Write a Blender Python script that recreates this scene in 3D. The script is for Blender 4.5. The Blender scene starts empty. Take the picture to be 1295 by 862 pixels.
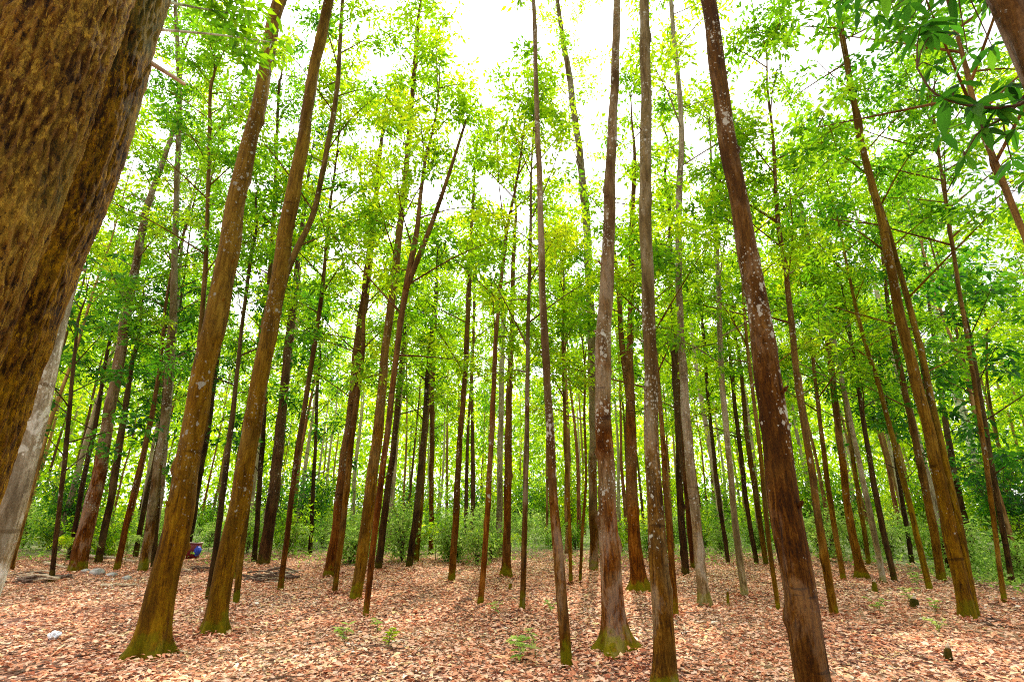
import bpy, math, random
import numpy as np
from mathutils import Vector, noise as mnoise

SEED = 7
random.seed(SEED)
rng = np.random.default_rng(SEED)
scene = bpy.context.scene
col = scene.collection
rad = math.radians

# ------------------------------------------------------------------ camera model
W0, H0, F = 1295.0, 862.0, 640.0
PITCH = rad(18.1)
EYE = np.array([0.0, 0.0, 1.5])
cp, sp = math.cos(PITCH), math.sin(PITCH)
FWD = np.array([0, cp, sp]); UP = np.array([0, -sp, cp]); RIGHT = np.array([1.0, 0, 0])

def ray(x, y):
    return RIGHT * ((x - W0 / 2) / F) + UP * ((H0 / 2 - y) / F) + FWD

def on_ground(x, y, z=0.0):
    d = ray(x, y)
    t = (z - EYE[2]) / d[2]
    return EYE + d * t

def plane_hit(x, y, P0, n):
    d = ray(x, y)
    t = np.dot(P0 - EYE, n) / np.dot(d, n)
    return EYE + d * t, t            # t is the depth along the view axis

def stem_hit(x, w, y, P0, n):
    """axis point and true radius of an upright stem whose outline is w wide about x at height y of the photograph"""
    l = ray(x - w / 2, y)[:2]; r = ray(x + w / 2, y)[:2]; c = ray(x, y)
    l = l / np.linalg.norm(l); r = r / np.linalg.norm(r)
    b = (l + r) / np.linalg.norm(l + r); al = .5 * math.acos(min(1, float(np.dot(l, r))))
    d = np.array([*(b * np.linalg.norm(c[:2])), c[2]])
    t = np.dot(P0 - EYE, n) / np.dot(d, n)
    p = EYE + d * t
    return p, np.linalg.norm(p[:2]) * math.sin(al)

def gz(x, y):
    """gentle relief of the forest floor"""
    x = np.asarray(x, float); y = np.asarray(y, float)
    return (0.022 * np.sin(x * 0.9 + 0.4) * np.cos(y * 0.7) + 0.018 * np.sin(x * 2.1 + y * 1.7)
            + 0.010 * np.sin(3.9 * x - 2.8 * y))

# ------------------------------------------------------------------ mesh helpers
def mesh_np(name, verts, tris=None, quads=None, smooth=False, attr=None, mat=None):
    me = bpy.data.meshes.new(name)
    v = np.ascontiguousarray(verts, dtype=np.float32)
    nt = 0 if tris is None else len(tris)
    nq = 0 if quads is None else len(quads)
    me.vertices.add(len(v)); me.vertices.foreach_set('co', v.ravel())
    idx = []
    if nt: idx.append(np.asarray(tris, np.int32).ravel())
    if nq: idx.append(np.asarray(quads, np.int32).ravel())
    idx = np.concatenate(idx)
    me.loops.add(len(idx)); me.loops.foreach_set('vertex_index', idx)
    me.polygons.add(nt + nq)
    start = np.concatenate([np.arange(nt) * 3, nt * 3 + np.arange(nq) * 4]).astype(np.int32)
    me.polygons.foreach_set('loop_start', start)
    if smooth:
        me.polygons.foreach_set('use_smooth', np.ones(nt + nq, bool))
    if attr is not None:
        a = me.attributes.new('rnd', 'FLOAT', 'FACE')
        a.data.foreach_set('value', np.asarray(attr, np.float32))
    me.update(calc_edges=True)
    me.validate()
    if mat is not None: me.materials.append(mat)
    return me

def link(name, data, parent=None):
    o = bpy.data.objects.new(name, data); col.objects.link(o)
    if parent is not None: o.parent = parent
    return o

def tag(o, label, cat, group=None, kind=None):
    if label: o['label'] = label
    if cat: o['category'] = cat
    if group: o['group'] = group
    if kind: o['kind'] = kind
    return o

def thing(name, label, cat, loc, rotz=0.0, group=None):
    o = link(name, None)
    o.location = [float(c) for c in loc]; o.rotation_euler = (0, 0, rotz)
    return tag(o, label, cat, group)

class Geo:
    """collects quads and tris of one mesh"""
    def __init__(s): s.v = []; s.q = []; s.t = []; s.n = 0
    def add(s, v, q=None, t=None):
        v = np.asarray(v, float)
        s.v.append(v)
        if q is not None and len(q): s.q.append(np.asarray(q) + s.n)
        if t is not None and len(t): s.t.append(np.asarray(t) + s.n)
        s.n += len(v)
    def mesh(s, name, mat, smooth=True):
        return mesh_np(name, np.concatenate(s.v), np.concatenate(s.t) if s.t else None,
                       np.concatenate(s.q) if s.q else None, smooth, None, mat)

def catmull(P, n):
    P = np.asarray(P, float)
    if len(P) == 2:
        u = np.linspace(0, 1, n)[:, None]
        return P[0] * (1 - u) + P[1] * u
    A = np.vstack([2 * P[0] - P[1], P, 2 * P[-1] - P[-2]])
    seg = np.linalg.norm(np.diff(P[:, :3], axis=0), axis=1)
    s = np.concatenate([[0], np.cumsum(seg)])
    u = np.linspace(0, s[-1], n)
    i = np.clip(np.searchsorted(s, u, side='right') - 1, 0, len(P) - 2)
    t = ((u - s[i]) / np.maximum(seg[i], 1e-9))[:, None]
    p0, p1, p2, p3 = A[i], A[i + 1], A[i + 2], A[i + 3]
    return 0.5 * ((2 * p1) + (-p0 + p2) * t + (2 * p0 - 5 * p1 + 4 * p2 - p3) * t ** 2 + (-p0 + 3 * p1 - 3 * p2 + p3) * t ** 3)

def tube(geo, path, rads, seg=8, cap=True, rfun=None):
    """sweep a ring along a path; rfun(theta, arc, z) -> radius multiplier"""
    path = np.asarray(path, float); n = len(path)
    T = np.gradient(path, axis=0); T /= np.linalg.norm(T, axis=1)[:, None] + 1e-9
    ref = np.array([0.0, 1.0, 0.0]) if abs(T[0][1]) < 0.9 else np.array([1.0, 0, 0])
    A = np.cross(T, ref); A /= np.linalg.norm(A, axis=1)[:, None] + 1e-9
    B = np.cross(T, A)
    th = np.arange(seg) / seg * 2 * np.pi
    arc = np.concatenate([[0], np.cumsum(np.linalg.norm(np.diff(path, axis=0), axis=1))])
    R = np.asarray(rads, float)[:, None] * np.ones(seg)[None]
    if rfun is not None: R = R * rfun(th[None, :], arc[:, None], path[:, 2][:, None])
    V = path[:, None, :] + R[..., None] * (np.cos(th)[None, :, None] * A[:, None, :] + np.sin(th)[None, :, None] * B[:, None, :])
    V = V.reshape(-1, 3)
    i, j = np.meshgrid(np.arange(n - 1), np.arange(seg), indexing='ij')
    a = (i * seg + j).ravel(); b = (i * seg + (j + 1) % seg).ravel()
    Q = np.stack([a, b, b + seg, a + seg], 1)
    Tt = []
    if cap:
        V = np.vstack([V, path[0], path[-1]])
        for k in range(seg):
            Tt.append((n * seg, (k + 1) % seg, k))
            Tt.append((n * seg + 1, (n - 1) * seg + k, (n - 1) * seg + (k + 1) % seg))
    geo.add(V, Q, Tt)

def unit(a):
    return a / (np.linalg.norm(a, axis=-1, keepdims=True) + 1e-9)

def leaves(P, D, N, L, Wd, fold=0.25, droop=0.0, fine=False):
    """leaf blades: returns verts, tris and number of tris per leaf"""
    n = len(P)
    D = unit(D); S = unit(np.cross(D, N)); N = np.cross(S, D)
    L = np.broadcast_to(L, (n,))[:, None]; Wd = np.broadcast_to(Wd, (n,))[:, None]
    up = N * Wd * fold
    dz = np.array([0, 0, -1.0]) * L * droop
    if not fine:
        v = np.stack([P, P + D * L * .42 + S * Wd * .5 + up + dz * .25, P + D * L + dz, P + D * L * .42 - S * Wd * .5 + up + dz * .25], 1)
        t = np.array([[0, 1, 2], [0, 2, 3]])
    else:
        m1 = P + D * L * .32 + dz * .12; m2 = P + D * L * .68 + dz * .5
        v = np.stack([P, m1 + S * Wd * .46 + up, m2 + S * Wd * .40 + up, P + D * L + dz, m2 - S * Wd * .40 + up, m1 - S * Wd * .46 + up, m1, m2], 1)
        t = np.array([[0, 1, 6], [6, 1, 2], [6, 2, 7], [7, 2, 3], [0, 6, 5], [6, 7, 4], [6, 4, 5], [7, 3, 4]])
    k = v.shape[1]
    T = (t[None] + (np.arange(n) * k)[:, None, None]).reshape(-1, 3)
    return v.reshape(-1, 3), T, len(t)

def leaf_mesh(name, P, D, N, L, Wd, rnd, mat, **kw):
    v, t, k = leaves(P, D, N, L, Wd, **kw)
    return mesh_np(name, v, t, None, False, np.repeat(rnd, k), mat)

def rand_dirs(n):
    return unit(rng.normal(size=(n, 3)))

# ------------------------------------------------------------------ materials
class NT:
    def __init__(s, name):
        s.m = bpy.data.materials.new(name); s.m.use_nodes = True
        s.t = s.m.node_tree; s.t.nodes.clear()
        s.out = s.n('ShaderNodeOutputMaterial')
    def n(s, typ, **kw):
        nd = s.t.nodes.new(typ)
        for k, v in kw.items(): setattr(nd, k, v)
        return nd
    def l(s, a, b): s.t.links.new(a, b)
    def noise(s, vec, scale, detail=4, rough=.6, dist=0.0):
        nd = s.n('ShaderNodeTexNoise'); nd.inputs['Scale'].default_value = scale
        nd.inputs['Detail'].default_value = detail; nd.inputs['Roughness'].default_value = rough
        nd.inputs['Distortion'].default_value = dist
        s.l(vec, nd.inputs['Vector']); return nd.outputs['Fac']
    def ramp(s, fac, stops, interp='LINEAR'):
        nd = s.n('ShaderNodeValToRGB'); cr = nd.color_ramp; cr.interpolation = interp
        while len(cr.elements) < len(stops): cr.elements.new(0.5)
        for e, (p, c) in zip(cr.elements, stops):
            e.position = p; e.color = (*c, 1) if len(c) == 3 else c
        s.l(fac, nd.inputs['Fac']); return nd.outputs['Color']
    def math(s, op, a, b=None, clamp=False):
        nd = s.n('ShaderNodeMath', operation=op, use_clamp=clamp)
        for i, x in enumerate((a, b)):
            if x is None: continue
            if isinstance(x, (int, float)): nd.inputs[i].default_value = x
            else: s.l(x, nd.inputs[i])
        return nd.outputs[0]
    def mix(s, fac, a, b, blend='MIX'):
        nd = s.n('ShaderNodeMix', data_type='RGBA', blend_type=blend)
        for sock, x in ((nd.inputs[0], fac), (nd.inputs[6], a), (nd.inputs[7], b)):
            if isinstance(x, (int, float)): sock.default_value = x
            elif isinstance(x, tuple): sock.default_value = (*x, 1)
            else: s.l(x, sock)
        return nd.outputs[2]
    def scaled(s, vec, sc):
        nd = s.n('ShaderNodeMapping'); nd.inputs['Scale'].default_value = sc
        s.l(vec, nd.inputs['Vector']); return nd.outputs['Vector']

def bark(name, dark, mid, light, lichen=0.3, moss=0.6, grey=0.0, gcol=((.26, .22, .17), (.58, .53, .45)), scale=1.0, moss_h=0.38, bumpd=0.020, upper=(.30, .19, .09), up=.6, coarse=False, bright=0.0):
    g = NT(name)
    tc = g.n('ShaderNodeTexCoord'); oi = g.n('ShaderNodeObjectInfo')
    off = g.n('ShaderNodeVectorMath', operation='SCALE'); off.inputs[0].default_value = (13.1, 7.7, 21.3)
    g.l(oi.outputs['Random'], off.inputs['Scale'])
    ad = g.n('ShaderNodeVectorMath', operation='ADD'); g.l(tc.outputs['Object'], ad.inputs[0]); g.l(off.outputs[0], ad.inputs[1])
    vec = ad.outputs[0]
    sep = g.n('ShaderNodeSeparateXYZ'); g.l(tc.outputs['Object'], sep.inputs[0]); Z = sep.outputs['Z']
    fibre = g.scaled(vec, (1, 1, .09)); mids = g.scaled(vec, (1, 1, .35))
    nf = g.noise(fibre, 42 * scale, 5, .65, .3)
    nm = g.noise(mids, 7.5 * scale, 6, .68, .5)
    ns = g.noise(g.scaled(vec, (1, 1, .5)), 75 * scale, 4, .7)
    f = g.math('ADD', g.math('MULTIPLY', nf, .42), g.math('ADD', g.math('MULTIPLY', nm, .36), g.math('MULTIPLY', ns, .26)))
    c = g.ramp(f, [(.42, dark), (.51, mid), (.61, light)])
    # lower stem redder, upper stem greyer and lighter, in uneven steps
    hz = g.math('ADD', g.math('DIVIDE', Z, 7.0), g.math('MULTIPLY', g.math('SUBTRACT', g.noise(g.scaled(vec, (.7, .7, .55)), 2.4, 4, .6), .5), 1.5))
    uc = g.mix(g.ramp(f, [(.40, (0, 0, 0)), (.60, (1, 1, 1))]), tuple(x * .38 for x in upper), upper)
    c = g.mix(g.math('MULTIPLY', g.ramp(hz, [(.14, (0, 0, 0)), (.48, (1, 1, 1))]), up), c, uc)
    # dark wet streaks and ring scars
    nb = g.noise(g.scaled(vec, (1.6, 1.6, .35)), 2.4, 4, .6)
    c = g.mix(g.math('MULTIPLY', g.ramp(nb, [(.36, (1, 1, 1)), (.52, (0, 0, 0))]), .7), c, tuple(x * .32 for x in mid))
    nr = g.noise(g.scaled(vec, (.5, .5, 2.2)), 4.0, 3, .5)
    c = g.mix(g.math('MULTIPLY', g.ramp(nr, [(.66, (0, 0, 0)), (.70, (1, 1, 1))]), .6), c, tuple(x * .8 for x in dark))
    if coarse:
        fl = g.noise(g.scaled(vec, (1, 1, .30)), 62, 8, .82, .15)
        fb = g.noise(g.scaled(vec, (1, 1, .3)), 13, 4, .6, .2)
        fl = g.math('ADD', g.math('MULTIPLY', fl, .7), g.math('MULTIPLY', fb, .3))
        c = g.mix(g.ramp(fl, [(.512, (0, 0, 0)), (.53, (1, 1, 1))]), c, g.mix(g.ramp(ns, [(.42, (0, 0, 0)), (.58, (1, 1, 1))]), light, tuple(x * .35 for x in light)))
        c = g.mix(g.ramp(fl, [(.44, (1, 1, 1)), (.46, (0, 0, 0))]), c, dark)
        f = fl
        gm = g.noise(vec, 2.1, 3, .5)
        up_ = g.math('MULTIPLY', g.ramp(g.math('ADD', gm, g.math('MULTIPLY', g.math('SUBTRACT', Z, 2.3), .12)), [(.58, (0, 0, 0)), (.72, (1, 1, 1))]), .5)
        c = g.mix(up_, c, g.mix(fl, (.05, .055, .012), (.22, .19, .05)))
    if grey:
        c = g.mix(g.math('MULTIPLY', g.ramp(g.math('ADD', g.math('MULTIPLY', nb, .5), g.math('MULTIPLY', nm, .5)), [(.50, (0, 0, 0)), (.56, (1, 1, 1))]), grey), c, g.mix(ns, *gcol))
    if lichen:
        cluster = g.noise(g.scaled(vec, (1.2, 1.2, .7)), 2.2, 2, .5)
        for sc, thr, keep, amt in ((8, .040, .34, .95), (21, .020, .5, .9), (50, .0085, .55, .75)):
            dn = g.n('ShaderNodeTexNoise'); dn.inputs['Scale'].default_value = sc * 2.2; dn.inputs['Detail'].default_value = 3; g.l(vec, dn.inputs['Vector'])
            ds = g.n('ShaderNodeVectorMath', operation='SCALE'); g.l(dn.outputs['Color'], ds.inputs[0]); ds.inputs['Scale'].default_value = .95 / sc
            dv = g.n('ShaderNodeVectorMath', operation='ADD'); g.l(vec, dv.inputs[0]); g.l(ds.outputs[0], dv.inputs[1])
            v2 = g.n('ShaderNodeTexVoronoi'); v2.inputs['Scale'].default_value = sc; g.l(g.scaled(dv.outputs[0], (1, 1, .75)), v2.inputs['Vector'])
            sepc = g.n('ShaderNodeSeparateColor'); g.l(v2.outputs['Color'], sepc.inputs[0])
            kp = g.math('MULTIPLY', g.math('MULTIPLY', g.ramp(g.math('DIVIDE', Z, 4.0, True), [(.12, (.15, .15, .15)), (.45, (1, 1, 1))]), g.ramp(cluster, [(.34, (.0, .0, .0)), (.58, (1, 1, 1))])), keep * lichen)
            rr = g.math('MULTIPLY', g.math('SUBTRACT', sepc.outputs[0], g.math('SUBTRACT', 1.0, kp), True), thr * sc / max(keep * lichen, .01) * 1.3)
            m = g.ramp(g.math('SUBTRACT', rr, v2.outputs['Distance']), [(.0, (0, 0, 0)), (.09, (1, 1, 1))])
            c = g.mix(g.math('MULTIPLY', m, amt), c, g.mix(ns, (.36, .34, .27), (.74, .73, .64)))
    if moss:
        h = g.math('SUBTRACT', 1.0, g.math('DIVIDE', Z, moss_h), True)
        mm = g.ramp(g.math('ADD', h, g.math('MULTIPLY', g.math('SUBTRACT', g.noise(vec, 6, 4, .6), .5), 2.2)), [(.38, (0, 0, 0)), (.72, (1, 1, 1))])
        mm = g.math('MULTIPLY', mm, g.ramp(h, [(.0, (0, 0, 0)), (.35, (1, 1, 1))]))
        c = g.mix(g.math('MULTIPLY', mm, moss), c, g.mix(ns, (.09, .11, .008), (.34, .32, .02)))
    hv = g.n('ShaderNodeHueSaturation'); g.l(c, hv.inputs['Color'])
    rv = g.math('FRACT', g.math('MULTIPLY', oi.outputs['Random'], 7.31))
    g.l(g.math('ADD', .98 if coarse else .50 + bright, g.math('MULTIPLY', rv, .05 if coarse else .34)), hv.inputs['Value']); hv.inputs['Saturation'].default_value = 1.08 if coarse else 1.10
    g.l(g.math('ADD', .506, g.math('MULTIPLY', g.math('FRACT', g.math('MULTIPLY', oi.outputs['Random'], 3.77)), .022)), hv.inputs['Hue'])
    c = hv.outputs['Color']
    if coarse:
        ge = g.n('ShaderNodeNewGeometry')  # crevice shade and ridge highlights painted into the bark colour
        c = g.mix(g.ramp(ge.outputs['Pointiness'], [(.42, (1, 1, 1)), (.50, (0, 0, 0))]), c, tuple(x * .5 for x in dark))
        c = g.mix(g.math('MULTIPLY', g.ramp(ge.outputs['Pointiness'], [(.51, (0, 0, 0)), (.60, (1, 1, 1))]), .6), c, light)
    b = g.n('ShaderNodeBsdfPrincipled'); g.l(c, b.inputs['Base Color']); b.inputs['Roughness'].default_value = .9
    b.inputs['Specular IOR Level'].default_value = .12
    bp = g.n('ShaderNodeBump'); bp.inputs['Strength'].default_value = 1.0; bp.inputs['Distance'].default_value = bumpd
    if coarse: bp.inputs['Distance'].default_value = .05
    g.l(f, bp.inputs['Height']); g.l(bp.outputs[0], b.inputs['Normal'])
    g.l(b.outputs[0], g.out.inputs['Surface'])
    return g.m

BARK = {
    'red':    bark('bark_red_brown', (.030, .006, .003), (.17, .042, .012), (.36, .13, .045), lichen=.5),
    'brown':  bark('bark_brown', (.038, .013, .003), (.20, .078, .016), (.40, .20, .05), lichen=.5),
    'ochre':  bark('bark_ochre', (.06, .022, .003), (.28, .12, .015), (.50, .28, .05), lichen=.7, upper=(.36, .24, .08), up=.45),
    'dark':   bark('bark_dark', (.010, .005, .003), (.055, .022, .009), (.14, .065, .028), lichen=.4, moss=.2, upper=(.20, .13, .065)),
    'pale':   bark('bark_pale', (.09, .05, .025), (.30, .19, .10), (.54, .42, .28), lichen=1.1, grey=.5, moss=.4, upper=(.50, .42, .32), bright=.2),
    'white':  bark('bark_white', (.10, .055, .025), (.34, .25, .16), (.62, .55, .43), lichen=1.2, grey=.95, gcol=((.60, .58, .50), (.92, .91, .84)), moss=.8, moss_h=1.1, upper=(.66, .62, .53), up=.5, bright=.45),
    'spotted': bark('bark_spotted', (.026, .006, .003), (.16, .050, .014), (.36, .15, .05), lichen=1.7, grey=.28, upper=(.33, .24, .13), up=.8),
    'blotched': bark('bark_blotched', (.014, .004, .002), (.10, .030, .009), (.24, .095, .030), lichen=1.6, moss=.3, grey=.10, up=.4, upper=(.20, .105, .04)),
    'giant':  bark('bark_coarse', (.028, .008, .002), (.24, .075, .018), (.60, .30, .075), lichen=0, moss=0, scale=.8, bumpd=.035, up=0, coarse=True),
    'giant_dark': bark('bark_coarse_dark', (.014, .004, .001), (.115, .034, .008), (.46, .18, .03), lichen=0, moss=0, scale=.8, bumpd=.035, up=0, coarse=True),
}

def far_bark(name, dark, mid, light):
    g = NT(name); tc = g.n('ShaderNodeTexCoord')
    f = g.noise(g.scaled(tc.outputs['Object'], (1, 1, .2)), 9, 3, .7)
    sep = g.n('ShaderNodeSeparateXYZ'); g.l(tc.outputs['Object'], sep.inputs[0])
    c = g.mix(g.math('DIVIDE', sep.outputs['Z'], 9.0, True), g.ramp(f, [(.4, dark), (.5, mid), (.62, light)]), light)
    b = g.n('ShaderNodeBsdfDiffuse'); g.l(c, b.inputs['Color']); g.l(b.outputs[0], g.out.inputs['Surface'])
    return g.m
FAR_BARK = {
    'red': far_bark('far_bark_red', (.05, .012, .006), (.17, .05, .018), (.34, .16, .07)),
    'brown': far_bark('far_bark_brown', (.05, .02, .006), (.19, .085, .025), (.36, .21, .09)),
    'ochre': far_bark('far_bark_ochre', (.07, .03, .006), (.25, .125, .025), (.42, .28, .10)),
    'dark': far_bark('far_bark_dark', (.010, .005, .003), (.06, .026, .012), (.16, .09, .045)),
    'pale': far_bark('far_bark_pale', (.12, .07, .04), (.34, .24, .14), (.54, .45, .32)),
}

def leaf_material(name, stops, trans, tmix=.55, gloss=.015):
    g = NT(name)
    at = g.n('ShaderNodeAttribute', attribute_name='rnd'); oi = g.n('ShaderNodeObjectInfo')
    f = g.math('ADD', at.outputs['Fac'], g.math('MULTIPLY', g.math('SUBTRACT', oi.outputs['Random'], .5), .35))
    c = g.ramp(f, stops); ct = g.ramp(f, trans)
    d = g.n('ShaderNodeBsdfDiffuse'); g.l(c, d.inputs['Color'])
    t = g.n('ShaderNodeBsdfTranslucent'); g.l(ct, t.inputs['Color'])
    m = g.n('ShaderNodeMixShader'); m.inputs[0].default_value = tmix
    g.l(d.outputs[0], m.inputs[1]); g.l(t.outputs[0], m.inputs[2])
    gl = g.n('ShaderNodeBsdfGlossy'); gl.inputs['Roughness'].default_value = .38; gl.inputs['Color'].default_value = (.9, .95, .9, 1)
    m2 = g.n('ShaderNodeMixShader'); m2.inputs[0].default_value = gloss
    g.l(m.outputs[0], m2.inputs[1]); g.l(gl.outputs[0], m2.inputs[2])
    g.l(m2.outputs[0], g.out.inputs['Surface'])
    return g.m

LEAF = {
    'bright': leaf_material('leaf_bright', [(.0, (.018, .085, .004)), (.5, (.07, .22, .008)), (1, (.20, .36, .012))],
                            [(.0, (.17, .43, .006)), (.5, (.57, .85, .008)), (1, (.90, .96, .015))], .62),
    'mid':    leaf_material('leaf_mid', [(.0, (.010, .055, .004)), (.5, (.04, .16, .008)), (1, (.13, .29, .012))],
                            [(.0, (.08, .30, .006)), (.5, (.36, .70, .010)), (1, (.74, .90, .018))], .58),
    'deep':   leaf_material('leaf_deep', [(.0, (.006, .030, .006)), (.6, (.02, .10, .012)), (1, (.07, .22, .015))],
                            [(.0, (.03, .16, .008)), (.6, (.10, .38, .015)), (1, (.28, .62, .02))], .45),
    'pale':   leaf_material('leaf_pale_green', [(.0, (.06, .17, .015)), (.5, (.18, .35, .05)), (1, (.46, .56, .18))],
                            [(.0, (.22, .48, .03)), (.5, (.46, .73, .08)), (1, (.72, .87, .22))], .5),
}

def litter_material():
    g = NT('dry_leaf')
    at = g.n('ShaderNodeAttribute', attribute_name='rnd')
    c = g.ramp(at.outputs['Fac'], [(0, (.20, .05, .025)), (.12, (.46, .15, .08)), (.28, (.68, .27, .14)), (.50, (.88, .45, .26)), (.76, (.93, .62, .45)), (.92, (.86, .63, .28)), (1, (.94, .84, .70))])
    d = g.n('ShaderNodeBsdfDiffuse'); g.l(c, d.inputs['Color'])
    t = g.n('ShaderNodeBsdfTranslucent'); g.l(c, t.inputs['Color'])
    m = g.n('ShaderNodeMixShader'); m.inputs[0].default_value = .06
    g.l(d.outputs[0], m.inputs[1]); g.l(t.outputs[0], m.inputs[2]); g.l(m.outputs[0], g.out.inputs['Surface'])
    return g.m

def ground_material():
    g = NT('forest_floor')
    tc = g.n('ShaderNodeTexCoord'); v = tc.outputs['Object']
    vo = g.n('ShaderNodeTexVoronoi'); vo.inputs['Scale'].default_value = 16
    dn = g.n('ShaderNodeTexNoise'); dn.inputs['Scale'].default_value = 9; g.l(v, dn.inputs['Vector'])
    ds = g.n('ShaderNodeVectorMath', operation='SCALE'); g.l(dn.outputs['Color'], ds.inputs[0]); ds.inputs['Scale'].default_value = .10
    ad = g.n('ShaderNodeVectorMath', operation='ADD'); g.l(v, ad.inputs[0]); g.l(ds.outputs[0], ad.inputs[1])
    g.l(ad.outputs[0], vo.inputs['Vector'])
    sc = g.n('ShaderNodeSeparateColor'); g.l(vo.outputs['Color'], sc.inputs[0])
    leafc = g.ramp(sc.outputs[0], [(0, (.20, .07, .04)), (.3, (.46, .20, .12)), (.6, (.62, .32, .20)), (1, (.72, .48, .34))])
    leafc = g.mix(g.ramp(vo.outputs['Distance'], [(.3, (0, 0, 0)), (.62, (1, 1, 1))]), leafc, (.14, .05, .028))
    big = g.noise(v, .55, 4, .6)
    leafc = g.mix(g.ramp(big, [(.45, (0, 0, 0)), (.7, (.45, .45, .45))]), leafc, (.58, .42, .20))
    # green ground cover takes over far back and at the right
    sep = g.n('ShaderNodeSeparateXYZ'); g.l(v, sep.inputs[0])
    far = g.math('ADD', g.math('MULTIPLY', g.math('SUBTRACT', sep.outputs['Y'], 16.5), .16), g.math('MULTIPLY', g.math('SUBTRACT', big, .5), 3.0))
    side = g.math('ADD', g.math('MULTIPLY', g.math('SUBTRACT', g.math('SUBTRACT', sep.outputs['X'], 8.6), g.math('MULTIPLY', sep.outputs['Y'], .06)), .6), g.math('MULTIPLY', g.math('SUBTRACT', g.noise(v, 1.3, 4, .65), .5), 3.0))
    gm = g.ramp(g.math('MAXIMUM', far, side), [(.0, (0, 0, 0)), (.8, (1, 1, 1))])
    gn = g.noise(v, 13, 5, .7)
    c = g.mix(g.math('MULTIPLY', gm, .85), leafc, g.ramp(gn, [(.35, (.04, .07, .015)), (.5, (.12, .19, .05)), (.68, (.34, .36, .16))]))
    b = g.n('ShaderNodeBsdfPrincipled'); g.l(c, b.inputs['Base Color']); b.inputs['Roughness'].default_value = .95
    bp = g.n('ShaderNodeBump'); bp.inputs['Strength'].default_value = .7; bp.inputs['Distance'].default_value = .03
    g.l(g.math('ADD', vo.outputs['Distance'], gn), bp.inputs['Height']); g.l(bp.outputs[0], b.inputs['Normal'])
    g.l(b.outputs[0], g.out.inputs['Surface'])
    return g.m

def plain(name, c1, c2, scale=14, rough=.7, bump=.004, stretch=(1, 1, 1)):
    g = NT(name); tc = g.n('ShaderNodeTexCoord')
    f = g.noise(g.scaled(tc.outputs['Object'], stretch), scale, 5, .65)
    b = g.n('ShaderNodeBsdfPrincipled'); g.l(g.ramp(f, [(.35, c1), (.65, c2)]), b.inputs['Base Color'])
    b.inputs['Roughness'].default_value = rough
    bp = g.n('ShaderNodeBump'); bp.inputs['Strength'].default_value = .6; bp.inputs['Distance'].default_value = bump
    g.l(f, bp.inputs['Height']); g.l(bp.outputs[0], b.inputs['Normal'])
    g.l(b.outputs[0], g.out.inputs['Surface']); return g.m

M_LITTER = litter_material()
M_STICK = plain('dead_wood', (.05, .028, .015), (.22, .13, .08), 22, .9)
M_LOG = plain('bleached_wood', (.36, .25, .14), (.70, .56, .38), 18, .85)
M_ROCK = plain('pale_rock', (.20, .19, .17), (.58, .55, .50), 9, .9, .02)
M_PLASTIC = plain('white_plastic', (.60, .66, .74), (.82, .84, .88), 8, .4)
M_RED = plain('dark_red_plastic', (.16, .008, .010), (.26, .014, .016), 6, .5)
M_RIM = plain('pink_white_plastic', (.62, .42, .40), (.78, .62, .58), 8, .5)
M_BLUE = plain('blue_cloth', (.01, .03, .42), (.03, .10, .72), 8, .5)
M_TWIG = plain('twig_bark', (.045, .024, .010), (.14, .085, .04), 22, .9)
M_STEM = plain('green_stem', (.10, .14, .03), (.24, .28, .08), 22, .8)

# ------------------------------------------------------------------ ground
def build_ground():
    near = np.linspace(-16, 16, 161)
    far = np.array([-900, -300, -120, -60, -35, -24])
    xs = np.concatenate([far, near, -far[::-1]])
    ys = np.concatenate([[-200, -60, -20, -8], np.linspace(-4, 28, 161), [34, 45, 65, 110, 300, 900]])
    X, Y = np.meshgrid(xs, ys, indexing='ij')
    fade = np.exp(-np.maximum(np.hypot(X, Y - 10) - 22, 0) / 10)
    Z = gz(X, Y) * fade
    V = np.stack([X, Y, Z], -1).reshape(-1, 3)
    ny = len(ys); i, j = np.meshgrid(np.arange(len(xs) - 1), np.arange(ny - 1), indexing='ij')
    a = (i * ny + j).ravel()
    Q = np.stack([a, a + ny, a + ny + 1, a + 1], 1)
    o = link('forest_floor', mesh_np('forest_floor', V, None, Q, True, None, ground_material()))
    tag(o, 'forest floor of reddish dry leaves turning green far back', 'ground', kind='structure')
build_ground()

def build_litter(n=330000):
    r = 1.6 + (rng.random(n) ** .85) * 22
    a = rng.uniform(-1.05, 1.05, n)
    x = r * np.sin(a); y = r * np.cos(a)
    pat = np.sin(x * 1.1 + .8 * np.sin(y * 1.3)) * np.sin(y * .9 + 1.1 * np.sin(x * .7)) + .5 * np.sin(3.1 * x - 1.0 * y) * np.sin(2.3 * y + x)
    keep = ((x - 8.6 - .06 * y) < rng.normal(0, 1.0, n) + .6) & (y < 17.5 + rng.normal(0, 1.6, n)) & (pat > rng.normal(-1.25, .35, n))
    x, y, pat = x[keep], y[keep], pat[keep]; n = len(x)
    P = np.stack([x, y, gz(x, y) + .004 + rng.random(n) ** 2 * .030], 1)
    az = rng.uniform(0, 2 * np.pi, n); tilt = rng.normal(0, .16, n)
    D = np.stack([np.cos(az), np.sin(az), tilt], 1)
    N = unit(np.stack([rng.normal(0, .26, n), rng.normal(0, .26, n), np.ones(n)], 1))
    L = rng.gamma(7, .0086, n).clip(.025, .12); Wd = L * rng.uniform(.32, .55, n)
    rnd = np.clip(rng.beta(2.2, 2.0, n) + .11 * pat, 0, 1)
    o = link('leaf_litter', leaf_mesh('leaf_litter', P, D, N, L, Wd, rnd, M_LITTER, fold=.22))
    tag(o, 'carpet of fallen dry leaves in tan, pink and russet', 'leaf litter', kind='stuff')

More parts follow.
